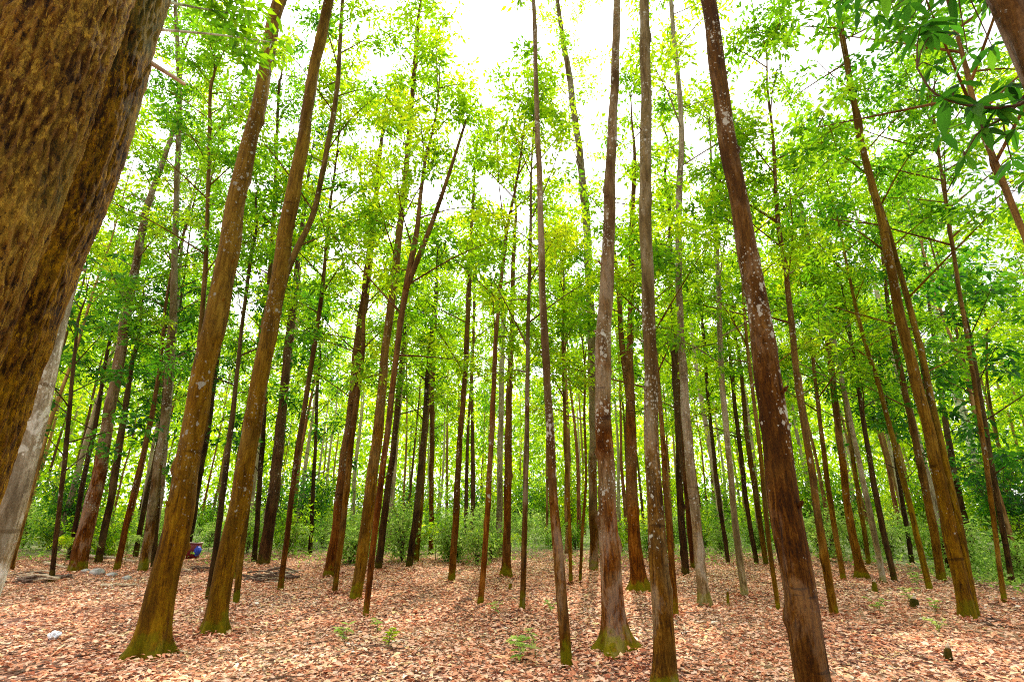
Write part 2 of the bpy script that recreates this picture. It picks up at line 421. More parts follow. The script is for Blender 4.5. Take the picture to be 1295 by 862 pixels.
def build_twigs(n=700):
    g = Geo()
    r = 2.5 + rng.random(n) * 15; a = rng.uniform(-1, 1, n)
    for i in range(n):
        p = np.array([r[i] * math.sin(a[i]), r[i] * math.cos(a[i]), 0]); p[2] = float(gz(p[0], p[1])) + .028
        b = random.uniform(0, 6.28); ln = random.uniform(.06, .32); d = np.array([math.cos(b), math.sin(b), random.uniform(-.03, .08)])
        q = catmull([p - d * ln, p + rng.normal(size=3) * .012, p + d * ln], 5)
        tube(g, q, np.linspace(random.uniform(.003, .008), .002, 5), 4, False)
    o = link('twig_litter', g.mesh('twig_litter', M_STICK))
    tag(o, 'thin dead twigs strewn through the leaf carpet', 'twigs', kind='stuff')
build_twigs()
build_litter()

# ------------------------------------------------------------------ trees
def crown_points(axis, rfun_h, h0, H, nb, blen, per, spread=.19, rise=.45, asym=None):
    """branches leave the stem between heights h0 and H; returns branch paths and leaf tufts"""
    branches, tips = [], []
    z = axis[:, 2]
    ph = random.uniform(0, 6.28)
    for k in range(nb):
        u = (k + random.random() * .8) / nb
        h = h0 + (H - h0) * u ** .9
        i = int(np.clip(np.searchsorted(z, h), 1, len(axis) - 1))
        b0 = axis[i]
        a = ph + k * 2.4 + random.uniform(-.4, .4)
        ln = blen * (1.0 - .55 * u) * random.uniform(.55, 1.25)
        el = rise + .5 * u + random.uniform(-.2, .25)
        d = np.array([math.cos(a) * math.cos(el), math.sin(a) * math.cos(el), math.sin(el)])
        side = np.cross(d, [0, 0, 1]); side /= np.linalg.norm(side) + 1e-9
        bend = side * random.uniform(-.25, .25) * ln + np.array([0, 0, random.uniform(-.25, .12)]) * ln
        p1 = b0 + d * ln * .5 + bend * .3; p2 = b0 + d * ln + bend
        path = catmull([b0, p1, p2], 7)
        r0 = min(.022, .007 + .006 * ln)
        branches.append((path, np.linspace(r0, .004, 7)))
        nt = max(2, int(per * random.uniform(.6, 1.4)))
        for q in range(nt):
            f = .62 + .38 * (q + random.random()) / nt
            j = f * 6; j0 = int(min(5, j)); w = j - j0
            c = path[j0] * (1 - w) + path[j0 + 1] * w
            off = rng.normal(size=3) * spread * (.6 + .5 * f); off[2] *= .75
            tips.append(c + off)
            if q % 2 == 0:
                branches.append((np.array([c, c + off * .55 + [0, 0, .03], c + off]), np.array([.006, .0045, .003])))
    # leading shoot
    for q in range(int(per)):
        tips.append(axis[-1] + rng.normal(size=3) * .3 - [0, 0, .5 * random.random()])
    return branches, np.array(tips)

def tuft_leaves(tips, m, L=(.10, .17), wr=(.30, .42), reach=.18):
    """m leaves radiating and drooping from every tip"""
    n = len(tips) * m
    base = np.repeat(tips, m, 0)
    d = rand_dirs(n); d[:, 2] = d[:, 2] * .55 - .12; d = unit(d)
    P = base + d * (rng.random(n) ** .7 * reach)[:, None] + rng.normal(size=(n, 3)) * .03
    D = unit(d + rng.normal(size=(n, 3)) * .35 - np.array([0, 0, .25]))
    N = unit(rng.normal(size=(n, 3)) * .55 + np.array([0, 0, 1.0]))
    l = rng.uniform(*L, n)
    ctone = .42 + .36 * np.sin(tips[:, 0] * 2.3 + 1.7 * tips[:, 2]) * np.cos(tips[:, 1] * 2.1 - 1.3 * tips[:, 2])
    tone = np.repeat(ctone + rng.normal(0, .12, len(tips)), m) + rng.normal(0, .13, n)
    return P, D, N, l, l * rng.uniform(*wr, n), np.clip(tone, 0, 1)

def trunk_rfun(flare, phase, lob, knots, rough=.045):
    def f(th, arc, z):
        r = 1 + flare * np.exp(-np.maximum(z, 0) / .12) * (.45 + .55 * np.cos(lob * th + phase + .8 * np.sin(th))) + .16 * flare * np.exp(-np.maximum(z, 0) / .38)
        r = r + rough * np.sin(2 * th + arc * 1.3 + phase) + rough * .7 * np.sin(3 * th - arc * 2.1) + rough * .6 * np.sin(arc * 5.3 + phase)
        for (a0, t0, amp, s) in knots:
            dt = np.angle(np.exp(1j * (th - t0)))
            r = r + amp * np.exp(-((arc - a0) / s) ** 2 - (dt / .6) ** 2)
        return r
    return f

def make_tree(name, label, pts, widths, bk, tone='mid', D=None, flare=.5, extra=3.0, h0=None, nb=15, blen=2.0, per=9, m=25,
              group=None, seg=18, forks=(), sink=.06, cat='tree', leafL=(.09, .165), ring=.14, detail=None, wf=.78, relief_fn=None):
    """a tree whose stem runs through measured directions in an upright plane at its base distance"""
    pts = list(pts)
    if D is None:
        B = on_ground(*pts[0])
    else:
        d = ray(*pts[len(pts) // 2]); hd = d[:2] / np.linalg.norm(d[:2])
        B = np.array([hd[0] * D, hd[1] * D, 0.0])
    hd = B[:2] / np.linalg.norm(B[:2]); nrm = np.array([hd[0], hd[1], 0.0])
    P, R = [], []
    for (x, y), w in zip(pts, widths):
        p, r = stem_hit(x, w * wf, y, B, nrm); P.append(p); R.append(r)
    P = np.array(P); R = np.array(R)
    if D is not None and P[0][2] > 0.02:         # run on down to the ground
        dv = P[0] - P[1]; k = P[0][2] / max(-dv[2], .05)
        P = np.vstack([P[0] + dv * k, P]); R = np.concatenate([[R[0] * 1.08], R])
    P = P[np.argsort(P[:, 2])]
    base = P[0].copy(); base[2] = 0
    # a little depth wander, then the unseen leader above
    wav = np.cumsum(rng.normal(0, .03, len(P))); wav[0] = 0
    P = P + nrm[None] * wav[:, None]
    dv = unit(P[-1] - P[-2]); dv = unit(dv * .8 + np.array([0, 0, .45]))
    top = [P[-1] + dv * extra * f for f in (.35, .7, 1.0)]
    P = np.vstack([P] + [t[None] + rng.normal(0, .05 * extra / 3, (1, 3)) * [1, 1, 0] for t in top])
    R = np.concatenate([R, R[-1] * np.array([.75, .45, .12])])
    P[0, 2] = -sink
    P = P - base
    Q = catmull(np.column_stack([P, R]), max(24, int((P[-1, 2] - P[0, 2]) / ring)))
    axis, rr = Q[:, :3].copy(), np.maximum(Q[:, 3], .006)
    lat = np.array([-hd[1], hd[0], 0.0]); w1 = random.uniform(0, 6)
    if detail is None:
        sway = .10 * rr * np.minimum(axis[:, 2].clip(0) / .8, 1) * (np.sin(axis[:, 2] * 2.1 + w1) + .6 * np.sin(axis[:, 2] * 5.3 + 2 * w1))
        axis = axis + lat[None] * sway[:, None] + nrm[None] * (sway * .7)[::-1][:, None] * .5
    root = thing(name, label, cat, (base[0], base[1], float(gz(base[0], base[1]))), 0, group)
    g = Geo()
    kn = [(random.uniform(.5, axis[-1, 2] * .8), random.uniform(0, 6.28), random.uniform(.14, .42), random.uniform(.03, .09)) for _ in range(int(5 + axis[-1, 2] * .7))]
    tube(g, axis, rr, seg, True, detail or trunk_rfun(flare, random.uniform(0, 6), random.choice([3, 4, 5]), kn))
    if relief_fn: relief_fn(g, axis, seg)
    H = axis[-1, 2]
    hs = h0 if h0 is not None else max(3.2, H * .36)
    br, tips = crown_points(axis, None, hs, H, nb, blen, per)
    for fk in forks:                              # measured side stems: (list of pixels, width)
        fp = []
        for (x, y) in fk[0]:
            p, t = plane_hit(x, y, B, nrm); fp.append(p - base)
        fp = np.array(fp); fw = fk[1] * .5 * t / F
        path = catmull(fp, 14)
        tube(g, path, np.linspace(fw, fw * .45, 14), 8)
        tips = np.vstack([tips, path[-1] + rng.normal(size=(14, 3)) * .45, path[9] + rng.normal(size=(6, 3)) * .35])
    if np.linalg.norm(base[:2]) < 9 and detail is None:
        for k in range(random.randint(4, 8)):
            i = int(np.searchsorted(axis[:, 2], random.uniform(1.2, min(H * .7, 7)))); i = min(i, len(axis) - 2)
            a = random.uniform(0, 6.28); d = np.array([math.cos(a), math.sin(a), random.uniform(.1, .7)]); ln = random.choice([.015, .02, .03, .04, .07])
            r0 = rr[i] * random.uniform(.10, .22)
            tube(g, np.array([axis[i] + d * rr[i] * .6, axis[i] + d * (rr[i] + ln * .5), axis[i] + d * (rr[i] + ln) + [0, 0, .01]]), [r0 * 1.5, r0, r0 * .55], 7)
    for path, r in br: tube(g, path, r, 5, False)
    trunk = link('trunk', g.mesh('trunk', BARK[bk]), root)
    if m:
        Pp, Dd, Nn, l, w, rnd = tuft_leaves(tips, m, leafL)
        link('crown', leaf_mesh('crown', Pp, Dd, Nn, l, w, rnd, LEAF[tone]), root)
    return root, base, axis, rr

# label, pixels from the foot upwards, stem widths, bark, crown tone, options
KEY = [
 ('thick ochre brown tree with mossy flared foot at left front, leaning right', [(186,832),(214,700),(250,520),(278,370),(305,230),(335,90),(356,-10)], [50,47,42,38,31,25,22], 'ochre', 'mid', dict(flare=1.1, extra=5, h0=10.2, seg=40, ring=.07)),
 ('straight ochre brown tree behind and right of the thick mossy leaning one', [(271,798),(285,715),(312,580),(345,390),(372,240),(392,120),(416,-5)], [34,32,31,28,24,20,16], 'ochre', 'mid', dict(flare=.8, extra=4, h0=11.5, seg=36, ring=.08)),
 ('slim dark tree whose upper stem swings out right of the straight ochre one', [(298,766),(312,640),(332,500),(362,350),(398,262),(425,120),(433,0)], [10,10,10,11,10,8,6], 'brown', 'mid', dict(flare=.2, extra=2.5, h0=6, nb=22)),
 ('thin dark stem just left of the straight ochre brown tree foot', [(263,758),(273,690),(290,560),(303,440),(318,320)], [11,10,9,7,6], 'dark', 'mid', dict(flare=.2, extra=2)),
 ('stout brown tree by the pale logs with a bare fungus marked upper stem', [(97,722),(116,640),(132,560),(146,480),(163,380),(180,290),(193,240)], [30,26,23,20,17,14,11], 'spotted', 'bright', dict(flare=.3, extra=7.5, nb=28, blen=2.3)),
 ('thin dark tree hidden close behind the stout tree beside the logs', [(88,708),(103,620),(120,540),(135,450)], [9,9,8,7], 'dark', 'mid', dict(flare=.2)),
 ('dark slim tree right of the stout tree with the pale log at its foot', [(124,712),(138,640),(152,560),(165,470)], [13,13,12,9], 'dark', 'deep', dict(flare=.25)),
 ('slim red brown tree standing alone behind the row of pale stones', [(147,722),(163,650),(182,570),(200,480)], [11,11,10,7], 'red', 'mid', dict(flare=.2, extra=8, nb=20)),
 ('thin dark tree between the lone red brown one and the speckled tall one', [(171,704),(185,630),(200,560),(213,470)], [9,9,8,6], 'dark', 'deep', dict(flare=.2, extra=8, nb=20)),
 ('tall speckled grey tree passing just left of the thick mossy leaning one', [(181,722),(196,620),(211,500),(219,380),(223,250),(227,120),(222,20)], [17,16,14,12,10,9,7], 'spotted', 'mid', dict(flare=.3, extra=2.5, nb=30, h0=4.5, blen=2.4)),
 ('pale twin stem close behind the tall speckled grey tree at left', [(192,712),(205,610),(215,500),(222,410)], [9,9,8,7], 'pale', 'bright', dict(flare=.2, extra=8.5, nb=28, blen=2.3)),
 ('dark leaning tree that the small dark red container stands beside', [(235,702),(249,620),(262,545),(275,450)], [13,12,11,8], 'dark', 'bright', dict(flare=.25, extra=9, nb=20)),
 ('almost black tree right of the straight ochre one, behind the branch heap', [(334,712),(345,630),(354,550),(362,460)], [20,18,17,13], 'dark', 'deep', dict(flare=.45, extra=9, nb=22)),
 ('slender brown tree right beside the heap of dead branches', [(354,748),(366,650),(378,560),(392,470),(406,380),(414,290)], [9,9,9,8,7,5], 'red', 'bright', dict(flare=.2, extra=5, nb=28)),
 ('dark red brown tree, left of a close pair at centre left', [(417,728),(432,620),(444,520),(455,420),(468,320),(476,240)], [20,18,16,14,12,9], 'red', 'mid', dict(flare=.35, extra=3.5)),
 ('thin brown stem, right of a close pair at centre left', [(423,748),(436,640),(449,520),(459,440)], [9,10,9,7], 'brown', 'mid', dict(flare=.2)),
 ('brown tree with dark lichen blotched foot at centre left', [(449,756),(464,660),(477,550),(488,440),(500,340),(515,200),(528,40)], [18,19,17,14,12,9,7], 'brown', 'bright', dict(flare=.25, extra=1.5, h0=6, nb=30)),
 ('slender red brown tree forking high up, nearest of the centre left group', [(462,780),(472,690),(487,570),(501,450),(515,355),(527,290)], [9,10,10,10,10,8], 'red', 'bright', dict(flare=.15, extra=4, forks=[([(513,365),(545,285),(566,225),(590,150)],7)])),
 ('dark tree with a pale vine strip behind the slender forking one', [(478,718),(488,640),(498,560),(507,470)], [11,11,10,8], 'dark', 'mid', dict(flare=.2)),
 ('black straight tree, left of two at the bright gap', [(517,717),(527,640),(535,560),(541,470),(548,400)], [10,10,9,7,6], 'dark', 'bright', dict(flare=.2)),
 ('lighter brown tree, right of two at the bright gap', [(526,710),(533,620),(539,530),(546,440)], [9,9,8,7], 'brown', 'bright', dict(flare=.2)),
 ('far brown tree with bright sky on both sides of its foot', [(545,700),(546,600),(547,500),(550,420)], [8,8,7,6], 'red', 'bright', dict(flare=.2)),
 ('slim dark brown tree standing alone in the centre', [(571,735),(577,640),(583,540),(590,440),(594,340),(598,262)], [11,10,9,8,7,5], 'red', 'bright', dict(flare=.25)),
 ('thin curved tree with mossy foot in the middle of the clearing', [(607,765),(616,660),(622,540),(628,420),(640,300),(652,240)], [10,9,8,7,5,4], 'red', 'bright', dict(flare=.25)),
 ('pale grey far tree behind the upright red brown one at centre', [(631,704),(632,610),(634,500),(636,400)], [11,10,8,7], 'pale', 'bright', dict(flare=.2)),
 ('upright red brown tree with spread foot at centre', [(640,730),(642,640),(643,540),(647,420),(650,310)], [13,12,11,8,6], 'red', 'bright', dict(flare=1.3)),
 ('thin lichen flecked tree with a bright mossy foot at centre', [(660,775),(664,660),(666,560),(668,420),(671,290)], [9,9,8,6,5], 'spotted', 'bright', dict(flare=.25)),
 ('slender tree near the middle leaning left, no moss at its foot', [(717,838),(710,740),(700,620),(693,500),(687,380),(683,250),(679,130),(675,0)], [17,17,15,13,11,9,8,6], 'spotted', 'bright', dict(flare=.1, extra=3, seg=24, h0=9.3, nb=12, blen=1.1, ring=.1)),
 ('thin straight far tree right of the slender leaning one', [(722,738),(719,640),(715,560),(712,440)], [6,6,5,5], 'brown', 'bright', dict(flare=.2)),
 ('thin crooked sapling tree left of the dark lichened stem', [(733,735),(737,660),(741,600),(739,520)], [5,5,4,4], 'brown', 'bright', dict(flare=.2, nb=10)),
 ('dark lichen scaled tree close behind the big round footed trunk', [(751,722),(750,600),(749,470),(745,350),(738,240),(722,110),(706,10)], [14,14,13,13,12,10,7], 'spotted', 'bright', dict(flare=.25, extra=2, h0=10, nb=20)),
 ('big red brown tree with broad flared mossy foot right of centre', [(781,822),(775,760),(769,650),(763,540),(763,450),(768,330),(771,240),(775,150),(781,-10)], [38,34,31,28,26,21,19,16,11], 'spotted', 'bright', dict(flare=1.5, extra=3, seg=44, ring=.07, h0=10.5, nb=14)),
 ('red brown tree with flared yellow mossy foot, forked at half height', [(809,747),(804,700),(799,600),(797,520),(797,430),(799,320),(801,240)], [24,22,18,15,11,9,7], 'red', 'bright', dict(flare=1.5, seg=24, ring=.1, forks=[([(797,510),(786,430),(782,360),(770,270)],8)])),
 ('tall lichen streaked tree with its mossy foot cut by the bottom edge', [(842,880),(838,800),(832,680),(825,560),(821,450),(818,330),(816,200),(815,-10)], [36,33,29,25,23,21,19,17], 'spotted', 'bright', dict(flare=1.1, extra=4, seg=44, ring=.07, h0=11, nb=14)),
 ('thin red brown tree hidden behind the tall lichen streaked one', [(854,780),(849,700),(841,600),(834,500)], [10,10,9,7], 'red', 'bright', dict(flare=.15)),
 ('dark tree, left of a close pair behind the tall lichen streaked one', [(867,727),(861,640),(856,520),(850,400),(846,260)], [12,11,10,8,6], 'dark', 'bright', dict(flare=.2)),
 ('red brown stem, right of a close pair behind the tall streaked one', [(878,720),(869,630),(861,530),(855,430)], [11,10,9,7], 'red', 'bright', dict(flare=.3)),
 ('pale tan tree with small flared foot between the two biggest right trunks', [(891,767),(884,700),(874,600),(866,500),(860,400),(858,260),(862,160),(850,20)], [16,15,13,12,10,9,8,6], 'pale', 'bright', dict(flare=.9, wf=.9, seg=24, extra=2, h0=8, nb=18)),
 ('pale lichened slim tree left of the biggest dark leaning trunk', [(942,754),(930,660),(920,560),(912,460),(908,350),(905,260)], [12,11,10,9,8,6], 'pale', 'bright', dict(flare=.2)),
 ('thin tree rising right along the left side of the biggest dark trunk', [(984,770),(972,680),(962,580),(950,480),(940,380)], [8,8,7,6,5], 'brown', 'bright', dict(flare=.15)),
 ('thin far dark stem left of the pale lichened slim tree', [(921,712),(908,620),(898,530),(890,430)], [7,7,6,5], 'dark', 'bright', dict(flare=.15)),
 ('far dark tree, left of two just left of the biggest dark trunk', [(957,713),(945,640),(935,560),(925,470)], [8,8,7,6], 'dark', 'bright', dict(flare=.15)),
 ('far dark tree, right of two just left of the biggest dark trunk', [(969,714),(958,640),(946,560),(936,460)], [9,9,8,6], 'brown', 'bright', dict(flare=.15)),
 ('biggest dark red brown trunk with white lichen scabs and a hollow streak', [(1036,905),(1020,815),(1000,690),(985,570),(970,460),(950,350),(932,240),(912,120),(894,-10)], [52,50,46,41,36,31,28,24,20], 'blotched', 'bright', dict(flare=.12, wf=.90, extra=4, seg=48, ring=.06, h0=10.8, nb=14)),
 ('brown tree right of the biggest dark trunk, forking into a Y high up', [(1055,776),(1041,690),(1025,590),(1010,490),(1000,400),(990,320),(983,270),(977,170)], [14,14,12,11,10,9,8,5], 'brown', 'mid', dict(flare=.15, seg=24, forks=[([(984,280),(965,268),(948,258),(925,250)],4)])),
 ('slim brown tree left of the spread footed one on the right', [(1067,735),(1053,650),(1040,560),(1028,450)], [9,9,8,6], 'brown', 'bright', dict(flare=.2)),
 ('grey brown tree with a spread foot in the right middle distance', [(1090,730),(1074,650),(1062,560),(1048,440),(1026,330)], [14,13,12,10,7], 'brown', 'bright', dict(flare=1.3)),
 ('pale flaking slim tree right of the spread footed one', [(1117,736),(1101,650),(1081,560),(1061,460),(1040,370),(1023,300)], [10,10,9,8,7,6], 'pale', 'mid', dict(flare=.15)),
 ('dark slim tree right of the pale flaking slim one', [(1131,733),(1113,650),(1096,560),(1083,470)], [10,10,9,7], 'dark', 'mid', dict(flare=.15)),
 ('far brown stem between the spread footed tree and the pale flaking one', [(1099,714),(1088,640),(1076,560),(1062,470)], [8,8,7,6], 'brown', 'mid', dict(flare=.15)),
 ('slim orange brown tree curving up right of the dark slim one', [(1177,750),(1158,670),(1138,590),(1115,500),(1090,420),(1070,330)], [11,11,10,8,7,5], 'ochre', 'mid', dict(flare=.2)),
 ('big ochre tree at right dotted with white lichen, front of a clump', [(1224,784),(1206,690),(1185,590),(1160,490),(1135,380),(1110,260),(1085,160),(1065,40),(1058,-10)], [27,25,23,21,17,14,12,10,9], 'ochre', 'mid', dict(flare=.25, seg=40, ring=.08, extra=2.5, h0=9.5, nb=18)),
 ('thinner ochre tree joined to the right side of the lichen dotted clump', [(1233,783),(1217,690),(1192,570),(1166,450),(1140,350),(1116,265)], [17,16,14,12,10,8], 'ochre', 'mid', dict(flare=.25, seg=24)),
 ('brown tree behind the left side of the lichen dotted clump', [(1191,735),(1175,640),(1159,560),(1141,480),(1124,390)], [15,14,13,11,8], 'brown', 'mid', dict(flare=.25)),
 ('whitish peeling tree behind the clump on the right', [(1256,682),(1236,590),(1211,500),(1186,410),(1161,330),(1141,285)], [17,16,15,13,11,9], 'white', 'bright', dict(flare=.2, extra=6, nb=24)),
 ('dark tree left of the whitish peeling tree', [(1229,700),(1214,630),(1200,560),(1188,480)], [13,12,11,8], 'dark', 'mid', dict(flare=.2, extra=8, nb=22)),
 ('dark slim tree right of the whitish peeling tree', [(1275,692),(1259,620),(1241,550),(1222,450)], [9,9,8,6], 'dark', 'mid', dict(flare=.2, extra=9, nb=24)),
 ('thin brown tree closest to the right edge among dark leaves', [(1292,690),(1276,630),(1262,560),(1248,480)], [8,8,7,5], 'brown', 'mid', dict(flare=.2, extra=9, nb=24)),
 ('slender leafy topped brown tree between the huge close trunk and the mossy leaning tree', [(222,700),(240,560),(254,420),(262,280),(266,120)], [10,10,9,8,6], 'brown', 'mid', dict(flare=.2, D=12.0, extra=1.5, h0=6, nb=26, blen=2.3)),
 ('slender tree whose crown fills the space between the two ochre leaning trees', [(300,705),(318,560),(334,420),(346,280),(352,120)], [9,9,8,7,5], 'brown', 'mid', dict(flare=.2, D=13.0, extra=1.5, h0=6, nb=26, blen=2.3)),
 ('slender tree whose crown fills the upper right beyond the lichen dotted clump', [(1262,700),(1244,560),(1222,420),(1200,280),(1180,140)], [9,9,8,7,5], 'brown', 'mid', dict(flare=.2, D=12.0, extra=1.0, h0=6, nb=28, blen=2.4)),
]
for lab, pts, wd, bk, tone, kw in KEY:
    make_tree('plantation_tree', lab, pts, wd, bk, tone, **kw)

make_tree('plantation_tree', 'pale mottled trunk emerging behind the huge close trunk at the left edge',
          [(-52,825),(8,655),(44,525),(67,425),(98,300)], [50,44,40,36,31], 'white', 'bright', wf=1.0, D=4.6, flare=.2, extra=4, h0=5.5, seg=36, ring=.08, nb=14)
make_tree('plantation_tree', 'grey bent stem at the upper right leaving the right edge',
          [(1330,370),(1297,300),(1266,222),(1236,150),(1222,90)], [16,14,13,12,10], 'brown', 'mid', D=6.5, flare=.2, extra=3.0, h0=4.6, nb=24, blen=2.2)

# dark leaved trees of the understory
for lab, pts, wd, D, lv in [
    ('dark leaved tree filling the gap left of the stout brown tree', [(70,690),(84,560),(96,430)], [9,8,6], 15, .26),
    ('dark leaved tree between the lone red brown tree and the speckled one', [(196,690),(204,560),(212,440)], [9,8,6], 17, .26),
    ('dark leaved tree crowding the almost black trunk', [(322,700),(332,560),(338,430)], [9,8,6], 17.5, .28),
    ('dark leaved tree left of the dark red brown pair', [(392,700),(398,580),(402,480)], [7,6,5], 19, .26),
    ('dark leaved tree left of the whitish peeling tree', [(1196,690),(1180,560),(1164,450)], [9,8,6], 17, .26),
    ('dark leaved tree right of the whitish peeling tree', [(1272,690),(1250,560),(1230,440)], [10,9,7], 14.5, .28),
    ('dark leaved tree behind the slim orange brown tree', [(1150,690),(1136,600),(1120,500)], [8,7,5], 19, .26)]:
    make_tree('understory_tree', lab, pts, wd, 'dark', 'deep', D=D, flare=.2, extra=1.6, h0=1.9, nb=14, blen=1.8, per=5, m=11, leafL=(lv * .65, lv))

# the huge close tree: two stems rising side by side from one foot
def giant_tree():
    th0 = rng.uniform(0, 6.28, 6)
    def relief(geo, seed, f1=17, a1=.006, a2=.007):
        V = geo.v[0]; c = V.mean(0)
        out = V.copy()
        n_ = int(np.sqrt(1))
        for i, v in enumerate(V):
            p = Vector((v[0] * f1, v[1] * f1, v[2] * f1 * .22 + seed))
            q = p * 2.6
            r1 = 1 - 2 * abs(mnoise.noise(p)); r2 = 1 - 2 * abs(mnoise.noise(q)); r3 = mnoise.noise(q * 2.3)
            out[i] = v + relief.nrm[i] * (a1 * (r1 - .5) + a2 * (r2 - .4) + .005 * r3)
        geo.v[0] = out
    def set_normals(geo, axis, seg):
        V = geo.v[0]; n = len(axis)
        N = np.zeros_like(V); N[:n * seg] = unit(V[:n * seg] - np.repeat(axis, seg, 0)); relief.nrm = N
    giant_tree.relief = relief; giant_tree.setn = set_normals
    def det(seed, amp):
        def f(th, arc, z):
            th = th + 0 * arc
            r = 1 + .05 * np.sin(2 * th + seed) + .04 * np.sin(3 * th + arc * .7 + seed)
            tw = th + arc * .10
            for k, a in ((11, .012), (17, .010), (29, .008), (43, .006)):
                r = r + amp * a * np.sin(k * tw + 2.2 * np.sin(arc * 2.3 + k) + seed * k) * (.6 + .4 * np.sin(arc * 7.1 + k * th * .2))
            r = r + amp * .010 * np.sin(arc * 19 + 4 * np.sin(5 * tw)) * np.sin(9 * tw + arc * 6)
            r = r + .35 * np.exp(-np.maximum(z, 0) / .35)
            return r
        return f
    root, base, axis, rr = make_tree('double_stemmed_tree', 'huge close coarse barked tree with twin stems filling the left edge',
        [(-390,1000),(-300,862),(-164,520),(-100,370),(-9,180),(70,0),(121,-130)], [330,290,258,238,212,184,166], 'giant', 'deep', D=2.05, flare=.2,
        extra=4, h0=6.0, seg=260, ring=.011, nb=10, wf=1.0, detail=det(1.3, .6), relief_fn=lambda geo, ax, sg: (set_normals(geo, ax, sg), relief(geo, 3.0)))
    # second stem, behind and to the right
    d = ray(45, 350); hd = d[:2] / np.linalg.norm(d[:2]); B = np.array([hd[0] * 2.75, hd[1] * 2.75, 0]); nrm = np.array([hd[0], hd[1], 0])
    P, R = [], []
    for (x, y), w in zip([(-260,1000),(-190,862),(-78,640),(-22,500),(36,350),(107,180),(150,30),(200,-120),(266,-320)], [170,165,156,140,126,118,114,108,102]):
        p, r = stem_hit(x, w, y, B, nrm); P.append(p - np.array([base[0], base[1], 0])); R.append(r)
    P = np.array(P); R = np.array(R)
    k = (P[0][2] + .1) / (P[1][2] - P[0][2]); P = np.vstack([P[0] - (P[1] - P[0]) * k, P]); R = np.concatenate([[R[0] * 1.1], R])
    P = np.vstack([P, P[-1] + unit(P[-1] - P[-2]) * 2.2]); R = np.concatenate([R, [.03]])
    Q = catmull(np.column_stack([P, R]), 520)
    g = Geo(); tube(g, Q[:, :3], Q[:, 3], 170, True, det(4.1, .6)); set_normals(g, Q[:, :3], 170); relief(g, 9.0)
    # the bare broken stub that sticks out to the right
    a, t = plane_hit(192, 74, B, nrm); b, t2 = plane_hit(236, 102, B, nrm); o3 = np.array([base[0], base[1], 0])
    g2 = Geo(); tube(g2, catmull([a - o3 - (b - a) * .8, a - o3, b - o3], 10), np.linspace(.017, .009, 10), 8)
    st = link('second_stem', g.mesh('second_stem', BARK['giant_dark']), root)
    link('broken_branch', g2.mesh('broken_branch', M_LOG), st)
giant_tree()

# near tree at the top right corner with big leaves hanging from a reaching branch
def corner_tree():
    D0 = 2.3
    root, base, axis, rr = make_tree('broad_leaved_tree', 'dark close trunk in the top right corner with big hanging leaves',
        [(1640,880),(1460,450),(1330,140),(1275,10),(1250,-50)], [60,58,52,48,45], 'blotched', 'deep', wf=1.0, D=D0, flare=.2, extra=3, h0=5.0, nb=8, seg=40, ring=.06, m=10)
    def at(x, y, D):
        d = ray(x, y); return EYE + d * (D / math.hypot(d[0], d[1])) - np.array([base[0], base[1], 0])
    g = Geo()
    limb = [at(1312,120,2.3), at(1290,135,2.28), at(1240,138,2.2), at(1185,122,2.1), at(1160,88,2.05)]
    limb = catmull(limb, 16); tube(g, limb, np.linspace(.007, .0025, 16), 6)
    limb2 = catmull([at(1250,-90,2.3), at(1205,-40,2.2), at(1160,-12,2.1), at(1100,-14,2.05)], 14); tube(g, limb2, np.linspace(.007, .0025, 14), 6)
    limb3 = catmull([at(1302,118,2.3), at(1272,150,2.3), at(1240,168,2.25), at(1220,200,2.25)], 12); tube(g, limb3, np.linspace(.006, .002, 12), 6)
    whorls = [((1165,36),2.05,9,.17),((1180,44),2.1,6,.16),((1088,-6),2.05,7,.14),((1120,-10),2.1,6,.15),((1195,128),2.12,8,.17),((1215,108),2.15,6,.15),((1232,134),2.2,8,.17),
              ((1262,140),2.25,8,.16),((1275,110),2.3,7,.15),((1245,165),2.25,7,.15),((1285,165),2.3,6,.15),((1205,-6),2.2,6,.16),((1150,6),2.1,6,.15),((1285,20),2.35,5,.15),((1062,4),2.6,6,.12),((1085,14),2.6,5,.12),((1130,20),2.6,6,.12),((1160,-4),2.4,6,.13),((1200,30),2.6,6,.13),((1075,-10),2.3,6,.13),((1180,86),2.1,6,.15),((1222,198),2.25,6,.13),((1108,22),2.5,5,.13),((1140,44),2.5,5,.13),((1255,60),2.5,6,.14),((1225,70),2.5,5,.13),((1190,170),2.5,5,.13),((1280,205),2.4,5,.13),((1250,12),2.5,5,.13)]
    Ps, Ds, Ns, Ls = [], [], [], []
    allp = np.vstack([limb, limb2, limb3])
    for (px, py), D, k, L in whorls:
        c = at(px, py, D)
        q = allp[np.argmin(np.linalg.norm(allp - c, axis=1))]
        tube(g, catmull([q, (q + c) / 2 + [0, 0, .02], c], 6), np.linspace(.0032, .0016, 6), 5, False)
        for i in range(k - 1):
            a = i / (k - 1) * 6.28 + random.uniform(-.6, .6)
            Ps.append(c); Ds.append([math.cos(a), math.sin(a), random.uniform(-1.3, -.1)])
            Ns.append([random.uniform(-.4, .4), random.uniform(-.4, .4), 1.0]); Ls.append(L * random.uniform(.38, .72))
    Ls = np.array(Ls)
    link('branch', g.mesh('branch', M_TWIG), root)
    link('foliage', leaf_mesh('foliage', np.array(Ps), np.array(Ds), np.array(Ns), Ls, Ls * rng.uniform(.32, .42, len(Ls)), rng.uniform(.1, 1.0, len(Ls)), LEAF['deep'], fold=.16, droop=.22, fine=True), root)
corner_tree()

